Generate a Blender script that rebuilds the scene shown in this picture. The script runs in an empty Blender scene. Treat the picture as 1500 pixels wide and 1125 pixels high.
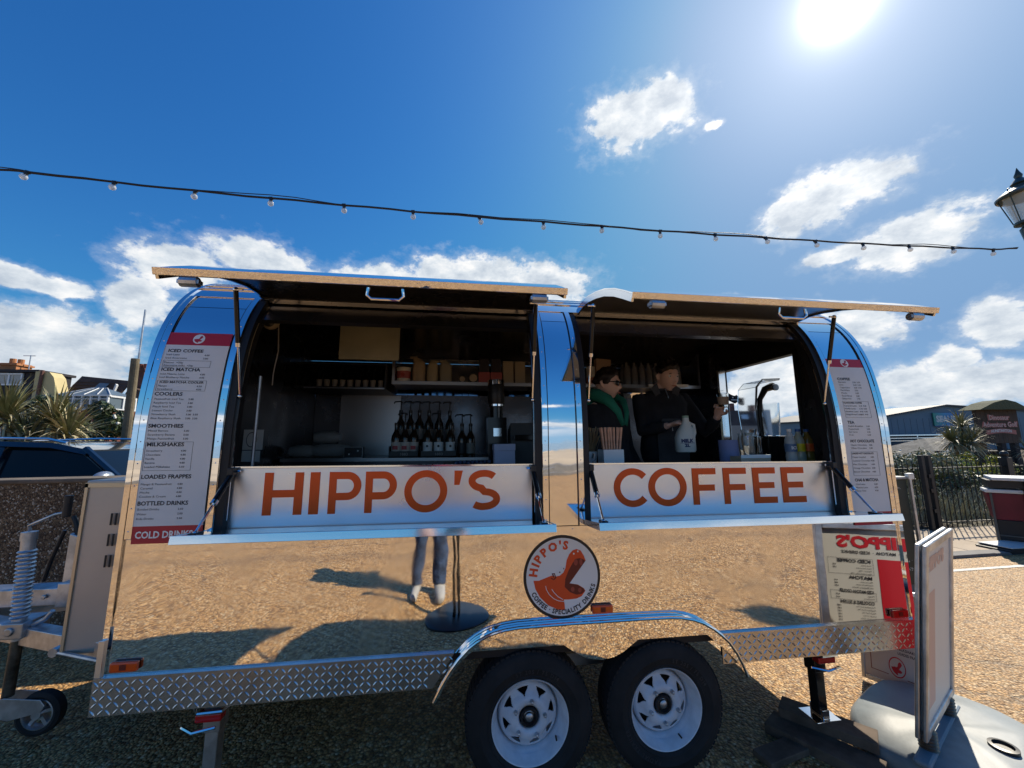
import bpy, bmesh, math, random
from mathutils import Vector, Matrix, Quaternion, noise
from mathutils.geometry import tessellate_polygon
random.seed(7)
S = bpy.context.scene
COL = S.collection
PI = math.pi
R_ = math.radians

# ------------------------------------------------------------------ camera
cam = bpy.data.cameras.new('camera'); camo = bpy.data.objects.new('camera', cam); COL.objects.link(camo)
cam.sensor_width = 36; cam.lens = 13.512; cam.clip_start = 0.02; cam.clip_end = 3000
def cam_axes(p, r, y):
    p, r, y = R_(p), R_(r), R_(y)
    f = Vector((math.sin(y)*math.cos(p), math.cos(y)*math.cos(p), math.sin(p)))
    rt = Vector((math.cos(y), -math.sin(y), 0)); up = rt.cross(f)
    return rt*math.cos(r)-up*math.sin(r), rt*math.sin(r)+up*math.cos(r), f
rt, up, fw = cam_axes(8.3, 0.8, 7.7)
m = Matrix((rt, up, -fw)).transposed().to_4x4(); m.translation = (0, -1.92, 1.56)
camo.matrix_world = m
S.camera = camo
S.render.resolution_x = 1024; S.render.resolution_y = 768

# ------------------------------------------------------------------ sky and sun
SUN_EL, SUN_AZ = R_(42.7), R_(53.3)
sdir = Vector((math.sin(SUN_AZ)*math.cos(SUN_EL), math.cos(SUN_AZ)*math.cos(SUN_EL), math.sin(SUN_EL)))
W = bpy.data.worlds.new('World'); S.world = W; W.use_nodes = True
nt = W.node_tree; nt.nodes.clear()
class NB:
    """tiny node-graph builder"""
    def __init__(s, nt): s.nt = nt
    def n(s, t, **k):
        o = s.nt.nodes.new(t)
        for a, b in k.items(): setattr(o, a, b)
        return o
    def put(s, sock, v):
        if isinstance(v, bpy.types.NodeSocket): s.nt.links.new(v, sock)
        elif v is not None: sock.default_value = v
    def m(s, op, a, b=None, c=None, clamp=False):
        o = s.n('ShaderNodeMath', operation=op, use_clamp=clamp)
        for i, v in enumerate((a, b, c)): s.put(o.inputs[i], v)
        return o.outputs[0]
    def vm(s, op, a, b=None, out=0):
        o = s.n('ShaderNodeVectorMath', operation=op)
        s.put(o.inputs[0], a); s.put(o.inputs[1], b) if op != 'SCALE' else s.put(o.inputs[3], b)
        return o.outputs[out]
    def mix(s, f, a, b):
        o = s.n('ShaderNodeMix', data_type='RGBA')
        s.put(o.inputs[0], f); s.put(o.inputs[6], a); s.put(o.inputs[7], b)
        return o.outputs[2]
    def noise(s, vec, scale, detail=3, rough=.5, dist=0, out='Fac'):
        o = s.n('ShaderNodeTexNoise'); s.put(o.inputs['Vector'], vec); o.inputs['Scale'].default_value = scale
        o.inputs['Detail'].default_value = detail; o.inputs['Roughness'].default_value = rough
        o.inputs['Distortion'].default_value = dist
        return o.outputs[out]
    def vor(s, vec, scale, feature='F1', out='Distance', rnd=1):
        o = s.n('ShaderNodeTexVoronoi', feature=feature); s.put(o.inputs['Vector'], vec)
        o.inputs['Scale'].default_value = scale; o.inputs['Randomness'].default_value = rnd
        return o.outputs[out]
    def ss(s, x, a, b, c=0.0, d=1.0):
        o = s.n('ShaderNodeMapRange', interpolation_type='SMOOTHSTEP')
        for i, v in enumerate((x, a, b, c, d)): s.put(o.inputs[i], v)
        return o.outputs[0]
    def ramp(s, f, stops, interp='LINEAR'):
        o = s.n('ShaderNodeValToRGB'); s.put(o.inputs[0], f); cr = o.color_ramp; cr.interpolation = interp
        while len(cr.elements) < len(stops): cr.elements.new(.5)
        for e, (p, c) in zip(cr.elements, stops): e.position = p; e.color = (*c, 1) if len(c) == 3 else c
        return o.outputs[0]
    def sep(s, v):
        o = s.n('ShaderNodeSeparateXYZ'); s.put(o.inputs[0], v); return o.outputs
    def comb(s, x, y, z):
        o = s.n('ShaderNodeCombineXYZ')
        for i, v in enumerate((x, y, z)): s.put(o.inputs[i], v)
        return o.outputs[0]
b = NB(nt)
sky = b.n('ShaderNodeTexSky', sky_type='NISHITA'); sky.sun_disc = False
sky.sun_elevation = SUN_EL; sky.sun_rotation = SUN_AZ; sky.altitude = 0; sky.air_density = 1.25; sky.dust_density = 0.55; sky.ozone_density = 3.0
d = b.n('ShaderNodeTexCoord').outputs['Generated']
dn = b.vm('NORMALIZE', d)
dx, dy, dz = b.sep(dn)
warp = b.vm('SUBTRACT', b.noise(dn, 5.5, 6, .58, out='Color'), (.5, .5, .5))
wx, wy, wz = b.sep(b.vm('SCALE', warp, .11))
az = b.m('ADD', b.m('ARCTAN2', dx, dy), wx)
el = b.m('ADD', b.m('ARCSINE', dz), b.m('MULTIPLY', wz, .75))
CL = [(.497,.711,.110,.050),(.568,.725,.060,.030),(.89,.465,.085,.036),(.827,.441,.070,.036),(.973,.339,.080,.034),(.883,.351,.048,.017),(-.613,.335,.064,.045),(-.646,.265,.045,.043),(-.458,.380,.115,.040),(-.204,.392,.103,.034),(.027,.412,.15,.045),(.231,.390,.109,.046),(-.811,.271,.040,.014),(-.754,.262,.047,.013),(-.781,.180,.11,.042),(-.726,.155,.075,.035),(.665,.311,.030,.010),(.533,.339,.016,.006),(.882,.206,.055,.026),(.947,.087,.075,.036),(1.057,.167,.045,.034),(1.032,.083,.070,.034),(.984,.124,.03,.019),(.665,.660,.018,.008),(-.760,.122,.11,.035),(.719,.102,.075,.065),(.79,.235,.055,.03),
      (-2.3,.12,.5,.03),(2.5,.10,.5,.03),(3.05,.26,.16,.012),(-2.9,.33,.2,.014),(-1.6,.13,.3,.05),(1.7,.13,.3,.05),(-1.25,.22,.16,.05),(1.5,.34,.14,.05),(-2.0,.5,.16,.05)]
cov = None
for (a, e, ra, re) in CL:
    u = b.m('MULTIPLY', b.m('SUBTRACT', az, a), 1/ra); v = b.m('MULTIPLY', b.m('SUBTRACT', el, e), 1/re)
    r2 = b.m('ADD', b.m('MULTIPLY', u, u), b.m('MULTIPLY', v, v))
    g = b.m('POWER', 2.718, b.m('MULTIPLY', r2, -.46))
    cov = g if cov is None else b.m('MAXIMUM', cov, g)
fine = b.noise(b.vm('MULTIPLY', dn, (1, 1, 1.5)), 26, 8, .62)
cd = b.m('ADD', cov, b.m('MULTIPLY', b.m('SUBTRACT', fine, .5), 1.0))
low = b.ss(b.m('ADD', b.noise(b.vm('MULTIPLY', dn, (1, 1, 2.6)), 6, 8, .6), b.m('MULTIPLY', dz, -1.1)), .42, .60, 0, .55)
low = b.m('MULTIPLY', low, b.ss(dz, .0, .05))
dens = b.ss(cd, .42, .70)
dens = b.m('MAXIMUM', dens, b.m('MULTIPLY', low, .8))
hazy = b.m('MULTIPLY', b.ss(cd, .22, .6), .25)
dens = b.m('MAXIMUM', dens, hazy)
shade = b.noise(b.vm('MULTIPLY', b.vm('ADD', dn, (0, 0, .03)), (1, 1, 1.8)), 15, 6, .6)
ccol = b.ramp(b.m('ADD', b.m('MULTIPLY', shade, .9), b.m('MULTIPLY', cd, -.12)), [(.22, (.52, .60, .70)), (.38, (.76, .82, .88)), (.50, (1, 1, 1))])
sund = b.vm('DOT_PRODUCT', dn, tuple(sdir), out=1)
sund = b.m('MAXIMUM', sund, 0)
glow = b.m('ADD', b.m('ADD', b.m('MULTIPLY', b.m('POWER', sund, 3200), 8), b.m('MULTIPLY', b.m('POWER', sund, 650), .6)), b.m('ADD', b.m('MULTIPLY', b.m('POWER', sund, 60), .27), b.m('MULTIPLY', b.m('POWER', sund, 10), .13)))
skyx = b.vm('MULTIPLY', sky.outputs[0], (.062, .092, .116))
sx_, sy_, sz_ = b.sep(skyx)
skyc = b.comb(b.m('SMOOTH_MIN', b.m('MULTIPLY', b.m('POWER', sx_, 1.5), 1.1), .16, .12), b.m('SMOOTH_MIN', b.m('POWER', sy_, 1.2), .31, .16), b.m('SMOOTH_MIN', b.m('MULTIPLY', sz_, .99), .54, .2))
skyc = b.mix(b.ss(dz, .20, -.02, 0, .85), skyc, (.27, .47, .70, 1))
bg1 = b.n('ShaderNodeBackground'); b.put(bg1.inputs[0], skyc); bg1.inputs[1].default_value = 1.0
bg2 = b.n('ShaderNodeBackground'); b.put(bg2.inputs[0], ccol); bg2.inputs[1].default_value = .86
bg3 = b.n('ShaderNodeBackground'); bg3.inputs[0].default_value = (1, .93, .88, 1); b.put(bg3.inputs[1], glow)
mx = b.n('ShaderNodeMixShader'); b.put(mx.inputs[0], dens); b.put(mx.inputs[1], bg1.outputs[0]); b.put(mx.inputs[2], bg2.outputs[0])
ad = b.n('ShaderNodeAddShader'); b.put(ad.inputs[0], mx.outputs[0]); b.put(ad.inputs[1], bg3.outputs[0])
wo = b.n('ShaderNodeOutputWorld'); b.put(wo.inputs[0], ad.outputs[0])
W.cycles.sampling_method = 'MANUAL'; W.cycles.sample_map_resolution = 1024

sun = bpy.data.lights.new('sun', 'SUN'); suno = bpy.data.objects.new('sun', sun); COL.objects.link(suno)
sun.energy = 5.0; sun.angle = R_(.55); sun.color = (1, .90, .74)
suno.rotation_euler = sdir.to_track_quat('Z', 'Y').to_euler(); suno.location = (20, 20, 30)
vs = S.view_settings
S.display_settings.display_device = 'sRGB'; vs.view_transform = 'Standard'; vs.look = 'None'; vs.exposure = 0.20; vs.gamma = 1; vs.use_curve_mapping = False
S.render.engine = 'CYCLES'
cy = S.cycles; cy.use_denoising = True; cy.max_bounces = 9; cy.glossy_bounces = 6; cy.transmission_bounces = 8; cy.transparent_max_bounces = 8
cy.caustics_reflective = False; cy.caustics_refractive = False; cy.sample_clamp_indirect = 6
try: cy.denoiser = 'OPENIMAGEDENOISE'
except Exception: pass

# ------------------------------------------------------------------ materials
MT = {}
def mat(name, col=(.5, .5, .5), rough=.5, metal=0., bump=None, vary=None, alpha=None, trans=0., ior=1.45, coat=0., spec=None, emit=None):
    """bump=(scale,strength,dist) object-space noise relief ; vary=(scale,amount) tone variation"""
    if name in MT: return MT[name]
    M = bpy.data.materials.new(name); M.use_nodes = True; MT[name] = M
    g = NB(M.node_tree); P = M.node_tree.nodes['Principled BSDF']; g.P = P
    co = g.n('ShaderNodeTexCoord').outputs['Object']
    c = (*col, 1)
    if vary:
        f = g.ss(g.noise(co, vary[0], 5, .6), .3, .7, 1-vary[1], 1+vary[1]*.6)
        c = g.vm('SCALE', g.comb(*col), f)
    g.put(P.inputs['Base Color'], c); P.inputs['Roughness'].default_value = rough; P.inputs['Metallic'].default_value = metal
    P.inputs['Transmission Weight'].default_value = trans; P.inputs['IOR'].default_value = ior
    P.inputs['Coat Weight'].default_value = coat
    if spec is not None: P.inputs['Specular IOR Level'].default_value = spec
    if alpha is not None: P.inputs['Alpha'].default_value = alpha
    if emit: P.inputs['Emission Color'].default_value = (*emit[0], 1); P.inputs['Emission Strength'].default_value = emit[1]
    if bump:
        bn = g.n('ShaderNodeBump'); bn.inputs['Strength'].default_value = bump[1]; bn.inputs['Distance'].default_value = bump[2]
        g.put(bn.inputs['Height'], g.noise(co, bump[0], 4, .6)); g.put(P.inputs['Normal'], bn.outputs[0])
    M['_g'] = 1
    return M
def gm(name, **k):
    M = mat(name, **k); return M, NB(M.node_tree), M.node_tree.nodes['Principled BSDF']

# polished stainless skin: real mirror with faint pillowing, smears and brushed haze
M, g, P = gm('polished_steel', col=(.93, .93, .94), rough=.03, metal=1)
co = g.n('ShaderNodeTexCoord').outputs['Object']
sm = g.noise(co, 2.2, 6, .65)
g.put(P.inputs['Roughness'], g.ss(sm, .38, .8, .010, .10))
bn = g.n('ShaderNodeBump'); bn.inputs['Strength'].default_value = .5; bn.inputs['Distance'].default_value = .012
g.put(bn.inputs['Height'], g.m('ADD', g.noise(co, 1.7, 2, .4), g.m('MULTIPLY', g.noise(g.vm('MULTIPLY', co, (1, 1, .6)), 9, 2, .5), .05)))
g.put(P.inputs['Normal'], bn.outputs[0])
M, g, P = gm('brushed_steel', col=(.80, .80, .81), rough=.3, metal=1)
co = g.n('ShaderNodeTexCoord').outputs['Object']
st = g.noise(g.vm('MULTIPLY', co, (2, 60, 90)), 3, 3, .6)
g.put(P.inputs['Roughness'], g.ss(g.noise(co, 3, 5, .6), .3, .75, .26, .46))
bn = g.n('ShaderNodeBump'); bn.inputs['Strength'].default_value = .12; bn.inputs['Distance'].default_value = .002
g.put(bn.inputs['Height'], st); g.put(P.inputs['Normal'], bn.outputs[0])
M, g, P = gm('dark_lining', col=(.10, .10, .11), rough=.26, metal=.85)
co = g.n('ShaderNodeTexCoord').outputs['Object']
g.put(P.inputs['Roughness'], g.ss(g.noise(co, 2, 4, .6), .3, .7, .16, .42))
mat('inner_steel', (.42, .42, .43), .34, 1, bump=(4, .08, .004))
mat('bright_edge', (.85, .86, .88), .10, 1, bump=(14, .05, .002))
mat('galvanised', (.55, .57, .60), .42, 1, bump=(40, .15, .001), vary=(9, .3))
mat('tread_plate', (.60, .60, .61), .27, 1, bump=(30, .1, .001), vary=(5, .18))
mat('rubber', (.018, .018, .019), .82, bump=(120, .25, .001), vary=(6, .4))
mat('black_rubber_trim', (.012, .012, .014), .55)
mat('black_plastic', (.02, .02, .022), .38)
mat('black_gloss', (.012, .012, .013), .12)
mat('rim_white', (.66, .70, .76), .35, bump=(60, .06, .001), vary=(14, .12))
mat('vinyl_grey', (.76, .77, .77), .38, vary=(3, .05))
mat('vinyl_red', (.50, .025, .045), .36)
mat('vinyl_ink', (.035, .035, .04), .5)
mat('vinyl_white', (.86, .86, .86), .4)
mat('letter_orange', (.97, .11, .006), .45)
mat('logo_red', (.80, .085, .02), .4)
mat('logo_dark', (.16, .018, .014), .4)
mat('amber_lens', (.75, .09, .005), .2, coat=.6)
mat('red_lens', (.45, .012, .01), .2, coat=.6)
mat('glass', (.96, .98, .98), .02, trans=1, ior=1.45)
mat('clear_plastic', (.90, .93, .94), .06, trans=1, ior=1.2)
mat('window_glass', (.006, .008, .010), .08, 0, spec=.25)
mat('skin', (.64, .43, .37), .5, bump=(60, .1, .001))
mat('wood_block', (.12, .085, .06), .8, bump=(14, .25, .001), vary=(12, .4))
mat('locker_paint', (.56, .50, .44), .35, .35, vary=(3, .06))

# ------------------------------------------------------------------ mesh helpers
class MB:
    def __init__(s): s.v = []; s.f = []; s.mi = []; s.cur = 0
    def add(s, vs, fs):
        o = len(s.v); s.v += [tuple(v) for v in vs]
        for f in fs: s.f.append(tuple(i+o for i in f)); s.mi.append(s.cur)
        return s
    def box(s, c, d, rot=None):
        x, y, z = d[0]/2, d[1]/2, d[2]/2
        vs = [Vector((i*x, j*y, k*z)) for i in (-1, 1) for j in (-1, 1) for k in (-1, 1)]
        if rot is not None: vs = [rot @ v for v in vs]
        c = Vector(c)
        return s.add([v+c for v in vs], [(0, 1, 3, 2), (4, 6, 7, 5), (0, 4, 5, 1), (2, 3, 7, 6), (0, 2, 6, 4), (1, 5, 7, 3)])
    def bb(s, x0, x1, y0, y1, z0, z1): return s.box(((x0+x1)/2, (y0+y1)/2, (z0+z1)/2), (abs(x1-x0), abs(y1-y0), abs(z1-z0)))
    def frame(s, ax):
        ax = Vector(ax).normalized(); t = Vector((0, 0, 1)) if abs(ax.z) < .95 else Vector((1, 0, 0))
        u = ax.cross(t).normalized(); return u, ax.cross(u)
    def tube(s, pts, r, n=8, cap=True):
        pts = [Vector(p) for p in pts]; rs = r if isinstance(r, (list, tuple)) else [r]*len(pts)
        rings = []; u = None
        for i, p in enumerate(pts):
            a = (pts[min(i+1, len(pts)-1)]-pts[max(i-1, 0)]).normalized()
            if u is None: u, w = s.frame(a)
            else:
                u = (u-a*u.dot(a)).normalized(); w = a.cross(u)
            rings.append([p+(u*math.cos(2*PI*k/n)+w*math.sin(2*PI*k/n))*rs[i] for k in range(n)])
        vs = [v for q in rings for v in q]; fs = []
        for i in range(len(pts)-1):
            for k in range(n):
                k2 = (k+1) % n; fs.append((i*n+k, i*n+k2, (i+1)*n+k2, (i+1)*n+k))
        if cap: fs.append(tuple(range(n))[::-1]); fs.append(tuple((len(pts)-1)*n+k for k in range(n)))
        return s.add(vs, fs)
    def cyl(s, p0, p1, r, n=12, r1=None): return s.tube([p0, p1], [r, r if r1 is None else r1], n)
    def lathe(s, prof, c=(0, 0, 0), ax=(0, 0, 1), n=20, caps=True):
        """prof=[(radius, height)...] about axis"""
        a = Vector(ax).normalized(); u, w = s.frame(a); c = Vector(c); vs = []; fs = []
        for r, h in prof:
            for k in range(n): vs.append(c+a*h+(u*math.cos(2*PI*k/n)+w*math.sin(2*PI*k/n))*max(r, 1e-4))
        for i in range(len(prof)-1):
            for k in range(n):
                k2 = (k+1) % n; fs.append((i*n+k, i*n+k2, (i+1)*n+k2, (i+1)*n+k))
        if caps: fs.append(tuple(range(n))[::-1]); fs.append(tuple((len(prof)-1)*n+k for k in range(n)))
        return s.add(vs, fs)
    def prism(s, poly, fn, t0, t1):
        """poly 2D, fn(u,v,t)->3D, between t0 and t1; concave allowed"""
        n = len(poly); tri = tessellate_polygon([[Vector((u, v, 0)) for u, v in poly]])
        vs = [fn(u, v, t0) for u, v in poly]+[fn(u, v, t1) for u, v in poly]
        fs = [tuple(t) for t in tri]+[tuple(i+n for i in t)[::-1] for t in tri]+[(i, (i+1) % n, (i+1) % n+n, i+n) for i in range(n)]
        return s.add(vs, fs)
    def flat(s, poly, fn):
        tri = tessellate_polygon([[Vector((u, v, 0)) for u, v in poly]])
        return s.add([fn(u, v) for u, v in poly], [tuple(t) for t in tri])
    def sphere(s, c, r, n=12, m=8, sc=(1, 1, 1)):
        prof = [(math.sin(PI*i/m), -math.cos(PI*i/m)) for i in range(m+1)]
        o = len(s.v); s.lathe(prof, (0, 0, 0), (0, 0, 1), n, caps=False)
        for i in range(o, len(s.v)):
            v = s.v[i]; s.v[i] = (c[0]+v[0]*r*sc[0], c[1]+v[1]*r*sc[1], c[2]+v[2]*r*sc[2])
        return s
    def xf(s, M, start=0):
        for i in range(start, len(s.v)): s.v[i] = tuple(M @ Vector(s.v[i]))
        return s
    def build(s, name, mt, parent=None, smooth=False, bevel=0, norm=True, loc=None, sharp=40, **props):
        me = bpy.data.meshes.new(name); me.from_pydata(s.v, [], s.f)
        mts = mt if isinstance(mt, (list, tuple)) else [mt]
        for x in mts: me.materials.append(MT[x] if isinstance(x, str) else x)
        if len(mts) > 1: me.polygons.foreach_set('material_index', s.mi)
        if norm:
            bm = bmesh.new(); bm.from_mesh(me); bmesh.ops.recalc_face_normals(bm, faces=bm.faces); bm.to_mesh(me); bm.free()
        if smooth:
            me.polygons.foreach_set('use_smooth', [True]*len(me.polygons))
            try: me.set_sharp_from_angle(angle=R_(sharp))
            except Exception: pass
        o = bpy.data.objects.new(name, me); COL.objects.link(o)
        if parent is not None: o.parent = parent
        if loc is not None: o.location = loc
        if bevel:
            bv = o.modifiers.new('bevel', 'BEVEL'); bv.width = bevel; bv.segments = 2; bv.limit_method = 'ANGLE'; bv.angle_limit = R_(40)
        for k, v in props.items(): o[k] = v
        return o
def tag(o, label=None, category=None, group=None, kind=None):
    for k, v in (('label', label), ('category', category), ('group', group), ('kind', kind)):
        if v: o[k] = v
    return o
def thing(name, label, category, loc=(0, 0, 0), rz=0, group=None):
    o = bpy.data.objects.new(name, None); COL.objects.link(o); o.location = loc; o.rotation_euler = (0, 0, rz)
    o.empty_display_size = .1
    return tag(o, label, category, group)
CHILD = {}
def kids(o): return [x for x in bpy.data.objects if x.parent == o]
def dup(o, loc=None, rz=None, label=None, group=None, parent=None):
    c = o.copy(); COL.objects.link(c)
    if parent is not None: c.parent = parent
    if loc is not None: c.location = loc
    if rz is not None: c.rotation_euler = (0, 0, rz)
    if label: c['label'] = label
    if group: c['group'] = group
    for k in kids(o):
        if k is not c: dup(k, parent=c)
    return c
FN = {}
def text_geo(s, bold=.0):
    """verts, tris of a text line, cap height 1, left-aligned at x=0"""
    key = (s, bold)
    if key in FN: return FN[key]
    cu = bpy.data.curves.new('t', 'FONT'); cu.body = s; cu.size = 1.0; cu.resolution_u = 2; cu.offset = bold; cu.fill_mode = 'FRONT'
    o = bpy.data.objects.new('t', cu); COL.objects.link(o)
    dg = bpy.context.evaluated_depsgraph_get(); dg.update()
    me = bpy.data.meshes.new_from_object(o.evaluated_get(dg))
    vs = [(v.co.x/CAPH, v.co.y/CAPH) for v in me.vertices]; fs = [tuple(p.vertices) for p in me.polygons]
    w = max([v[0] for v in vs]+[0])
    bpy.data.objects.remove(o); bpy.data.curves.remove(cu); bpy.data.meshes.remove(me)
    FN[key] = (vs, fs, w); return FN[key]
CAPH = 1.0
_v = text_geo('H')[0]; CAPH = max(v[1] for v in _v); FN.clear()
def put_text(mb, s, fn, x, y, h, align='l', bold=.0, wide=1.15, maxw=None, slant=0):
    vs, fs, w = text_geo(s, bold)
    sx = h*wide
    if maxw and w*sx > maxw: sx = maxw/w
    off = 0 if align == 'l' else (-w*sx/2 if align == 'c' else -w*sx)
    mb.add([fn(x+off+u*sx+slant*v*h, y+v*h) for u, v in vs], fs); return w*sx
# geometric sans strokes for the big signage (cap height 1)
def ribbon(pts, w, closed=False):
    n = len(pts); L = []; Rr = []
    for i in range(n):
        if closed: a = pts[i-1]; c = pts[(i+1) % n]
        else: a = pts[max(i-1, 0)]; c = pts[min(i+1, n-1)]
        t = Vector((c[0]-a[0], c[1]-a[1])).normalized(); k = 1.0
        if 0 < i < n-1 or closed:
            t1 = Vector((pts[i][0]-a[0], pts[i][1]-a[1])).normalized(); k = 1/max(.5, t1.dot(t))
        nx, ny = -t.y*w/2*k, t.x*w/2*k
        L.append((pts[i][0]+nx, pts[i][1]+ny)); Rr.append((pts[i][0]-nx, pts[i][1]-ny))
    q = []
    for i in range(n if closed else n-1):
        j = (i+1) % n; q.append([L[i], L[j], Rr[j], Rr[i]])
    return q
def arc(cx, cy, rx, ry, a0, a1, n=22): return [(cx+rx*math.cos(R_(a0+(a1-a0)*i/n)), cy+ry*math.sin(R_(a0+(a1-a0)*i/n))) for i in range(n+1)]
def glyph(ch, w=.175):
    h = w/2
    if ch == 'H': return ribbon([(h, 0), (h, 1)], w)+ribbon([(.80-h, 0), (.80-h, 1)], w)+ribbon([(w, .5), (.80-w, .5)], w), .80
    if ch == 'I': return ribbon([(h, 0), (h, 1)], w), w
    if ch == 'P': return ribbon([(h, 0), (h, 1)], w)+ribbon([(w, 1-h)]+arc(.43, .66, .27-h+.06, .34-h, 90, -90, 18)+[(w, .32+h)], w), .78
    if ch == 'O': return ribbon(arc(.52, .5, .52-h, .52-h, 0, 360, 48)[:-1], w, True), 1.04
    if ch == 'C': return ribbon(arc(.52, .5, .52-h, .52-h, 42, 318, 40), w), .93
    if ch == 'E': return ribbon([(h, 0), (h, 1)], w)+ribbon([(w, h), (.68, h)], w)+ribbon([(w, .5), (.62, .5)], w*.96)+ribbon([(w, 1-h), (.67, 1-h)], w), .68
    if ch == 'F': return ribbon([(h, 0), (h, 1)], w)+ribbon([(w, .46), (.62, .46)], w*.96)+ribbon([(w, 1-h), (.67, 1-h)], w), .66
    if ch == "'": return [[(.0, 1.0), (.16, 1.0), (.10, .64), (.0, .64)]], .14
    if ch == 'S':
        p = arc(.38, .735, .30, .265-h+.01, 35, 90, 8)+arc(.37, .735, .30, .265-h+.01, 90, 270, 14)[1:]
        p = p[:-1]+arc(.39, .265+.01, .31, .265-h+.005, 90, -90, 14)+arc(.38, .275, .33, .265-h+.01, 270, 222, 8)[1:]
        return ribbon(p, w), .74
    return [], .3
# ------------------------------------------------------------------ ground and far setting
M, g, P = gm('aggregate', col=(.4, .3, .2), rough=.8)
pos = g.n('ShaderNodeNewGeometry').outputs['Position']
rx, ry, rz_ = g.sep(pos)
v1 = g.n('ShaderNodeTexVoronoi'); g.put(v1.inputs['Vector'], pos); v1.inputs['Scale'].default_value = 62
v2 = g.n('ShaderNodeTexVoronoi'); g.put(v2.inputs['Vector'], pos); v2.inputs['Scale'].default_value = 26
h1 = g.sep(v1.outputs['Color'])[0]; h2 = g.sep(v2.outputs['Color'])[1]
big = g.noise(pos, .45, 6, .62); mid = g.noise(pos, 3.2, 5, .65)
peb = g.ramp(h1, [(0, (.10, .05, .018)), (.25, (.33, .17, .06)), (.55, (.62, .34, .12)), (.8, (.80, .475, .185)), (1, (.90, .73, .46))])
peb2 = g.ramp(h2, [(0, (.22, .115, .045)), (.6, (.62, .335, .115)), (1, (.79, .52, .24))])
c = g.mix(.30, peb, peb2)
c = g.mix(g.ss(mid, .35, .75, 0, .30), c, (.66, .37, .13, 1))
c = g.mix(g.ss(big, .50, .68, 0, .45), c, (.34, .20, .075, 1))
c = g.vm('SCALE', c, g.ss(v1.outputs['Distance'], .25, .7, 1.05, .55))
# drainage joints, cracks, tyre-darkened tracks and spots of old gum
vc = g.n('ShaderNodeTexVoronoi', feature='DISTANCE_TO_EDGE'); g.put(vc.inputs['Vector'], g.vm('ADD', pos, g.vm('SCALE', g.noise(pos, 1.6, 5, .6, out='Color'), .55))); vc.inputs['Scale'].default_value = .42
crack = g.ss(vc.outputs['Distance'], .0025, .007, 1, 0)
joint = g.ss(g.m('ABSOLUTE', g.m('SUBTRACT', g.m('ADD', ry, g.m('MULTIPLY', mid, .03)), -4.6)), .008, .020, 1, 0)
trk = g.m('MULTIPLY', g.ss(g.m('ABSOLUTE', g.m('SUBTRACT', g.m('ADD', ry, g.m('MULTIPLY', big, 1.2)), -3.4)), .08, .30, 1, 0), .22)
gum = g.ss(g.vor(pos, 1.7), .018, .026, .7, 0)
dk = g.m('MINIMUM', g.m('ADD', g.m('MAXIMUM', g.m('MAXIMUM', g.m('MULTIPLY', g.m('MULTIPLY', crack, .45), g.ss(big, .42, .58)), joint), gum), trk), .85)
c = g.mix(dk, c, (.09, .065, .045, 1))
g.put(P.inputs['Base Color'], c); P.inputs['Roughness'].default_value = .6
rib = g.m('SINE', g.m('ADD', g.m('MULTIPLY', g.m('ADD', g.m('MULTIPLY', rx, .62), g.m('MULTIPLY', ry, -.78)), 88), g.m('MULTIPLY', g.noise(pos, 1.5, 3), 7)))
hh = g.m('ADD', g.m('MULTIPLY', v1.outputs['Distance'], -1), g.m('MULTIPLY', rib, g.ss(ry, -1.2, -.3, .55, .0)))
hh = g.m('SUBTRACT', hh, g.m('MULTIPLY', dk, .8))
bn = g.n('ShaderNodeBump'); bn.inputs['Strength'].default_value = 1.0; bn.inputs['Distance'].default_value = .010
g.put(bn.inputs['Height'], hh); g.put(P.inputs['Normal'], bn.outputs[0])

def sheet(name, mt, x0, x1, y0, y1, z, nx=1, ny=1, jig=0):
    mb = MB(); vs = []; fs = []
    for j in range(ny+1):
        for i in range(nx+1):
            x = x0+(x1-x0)*i/nx; y = y0+(y1-y0)*j/ny
            vs.append((x, y, z+jig*noise.noise(Vector((x*.4, y*.4, 3)))))
    for j in range(ny):
        for i in range(nx):
            a = j*(nx+1)+i; fs.append((a, a+1, a+nx+2, a+nx+1))
    mb.add(vs, fs); return tag(mb.build(name, mt, norm=False), kind='structure')
mat('far_ground', (.17, .15, .10), .9, vary=(.05, .3))
mat('beach_sand', (.50, .40, .28), .9, bump=(2, .6, .05), vary=(.25, .2))
mat('sea_water', (.08, .14, .17), .12, bump=(1.5, .5, .1))
mat('paving_pale', (.45, .36, .26), .8, bump=(60, .3, .002), vary=(1.5, .15))
mat('tarmac_grey', (.27, .235, .19), .85, bump=(160, .6, .002), vary=(2, .15))
mat('line_paint', (.72, .68, .60), .7, vary=(12, .2))
mat('kerb_stone', (.20, .19, .18), .8, bump=(40, .4, .002), vary=(5, .2))
mat('soil', (.10, .075, .05), .95, bump=(14, .8, .03), vary=(3, .3))
sheet('ground', 'far_ground', -900, 900, -16, 900, -.012)
sheet('promenade', 'aggregate', -40, 60, -15, 2.42, 0)
sheet('ground', 'aggregate', -40, 3.2, 2.42, 6.5, -.002)
sheet('beach', 'beach_sand', -900, 900, -75, -15, -.6, 60, 20, .5)
sheet('sea', 'sea_water', -1500, 1500, -1500, -70, -.9)
# promenade edge upstand behind the viewer, seen only in the polished skin
tag(MB().bb(-40, 60, -15.3, -15, -1, .12).build('promenade_edge', 'kerb_stone'), kind='structure')
sheet('line_marking', 'line_paint', 3.0, 60, 2.03, 2.09, .004)
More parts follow.
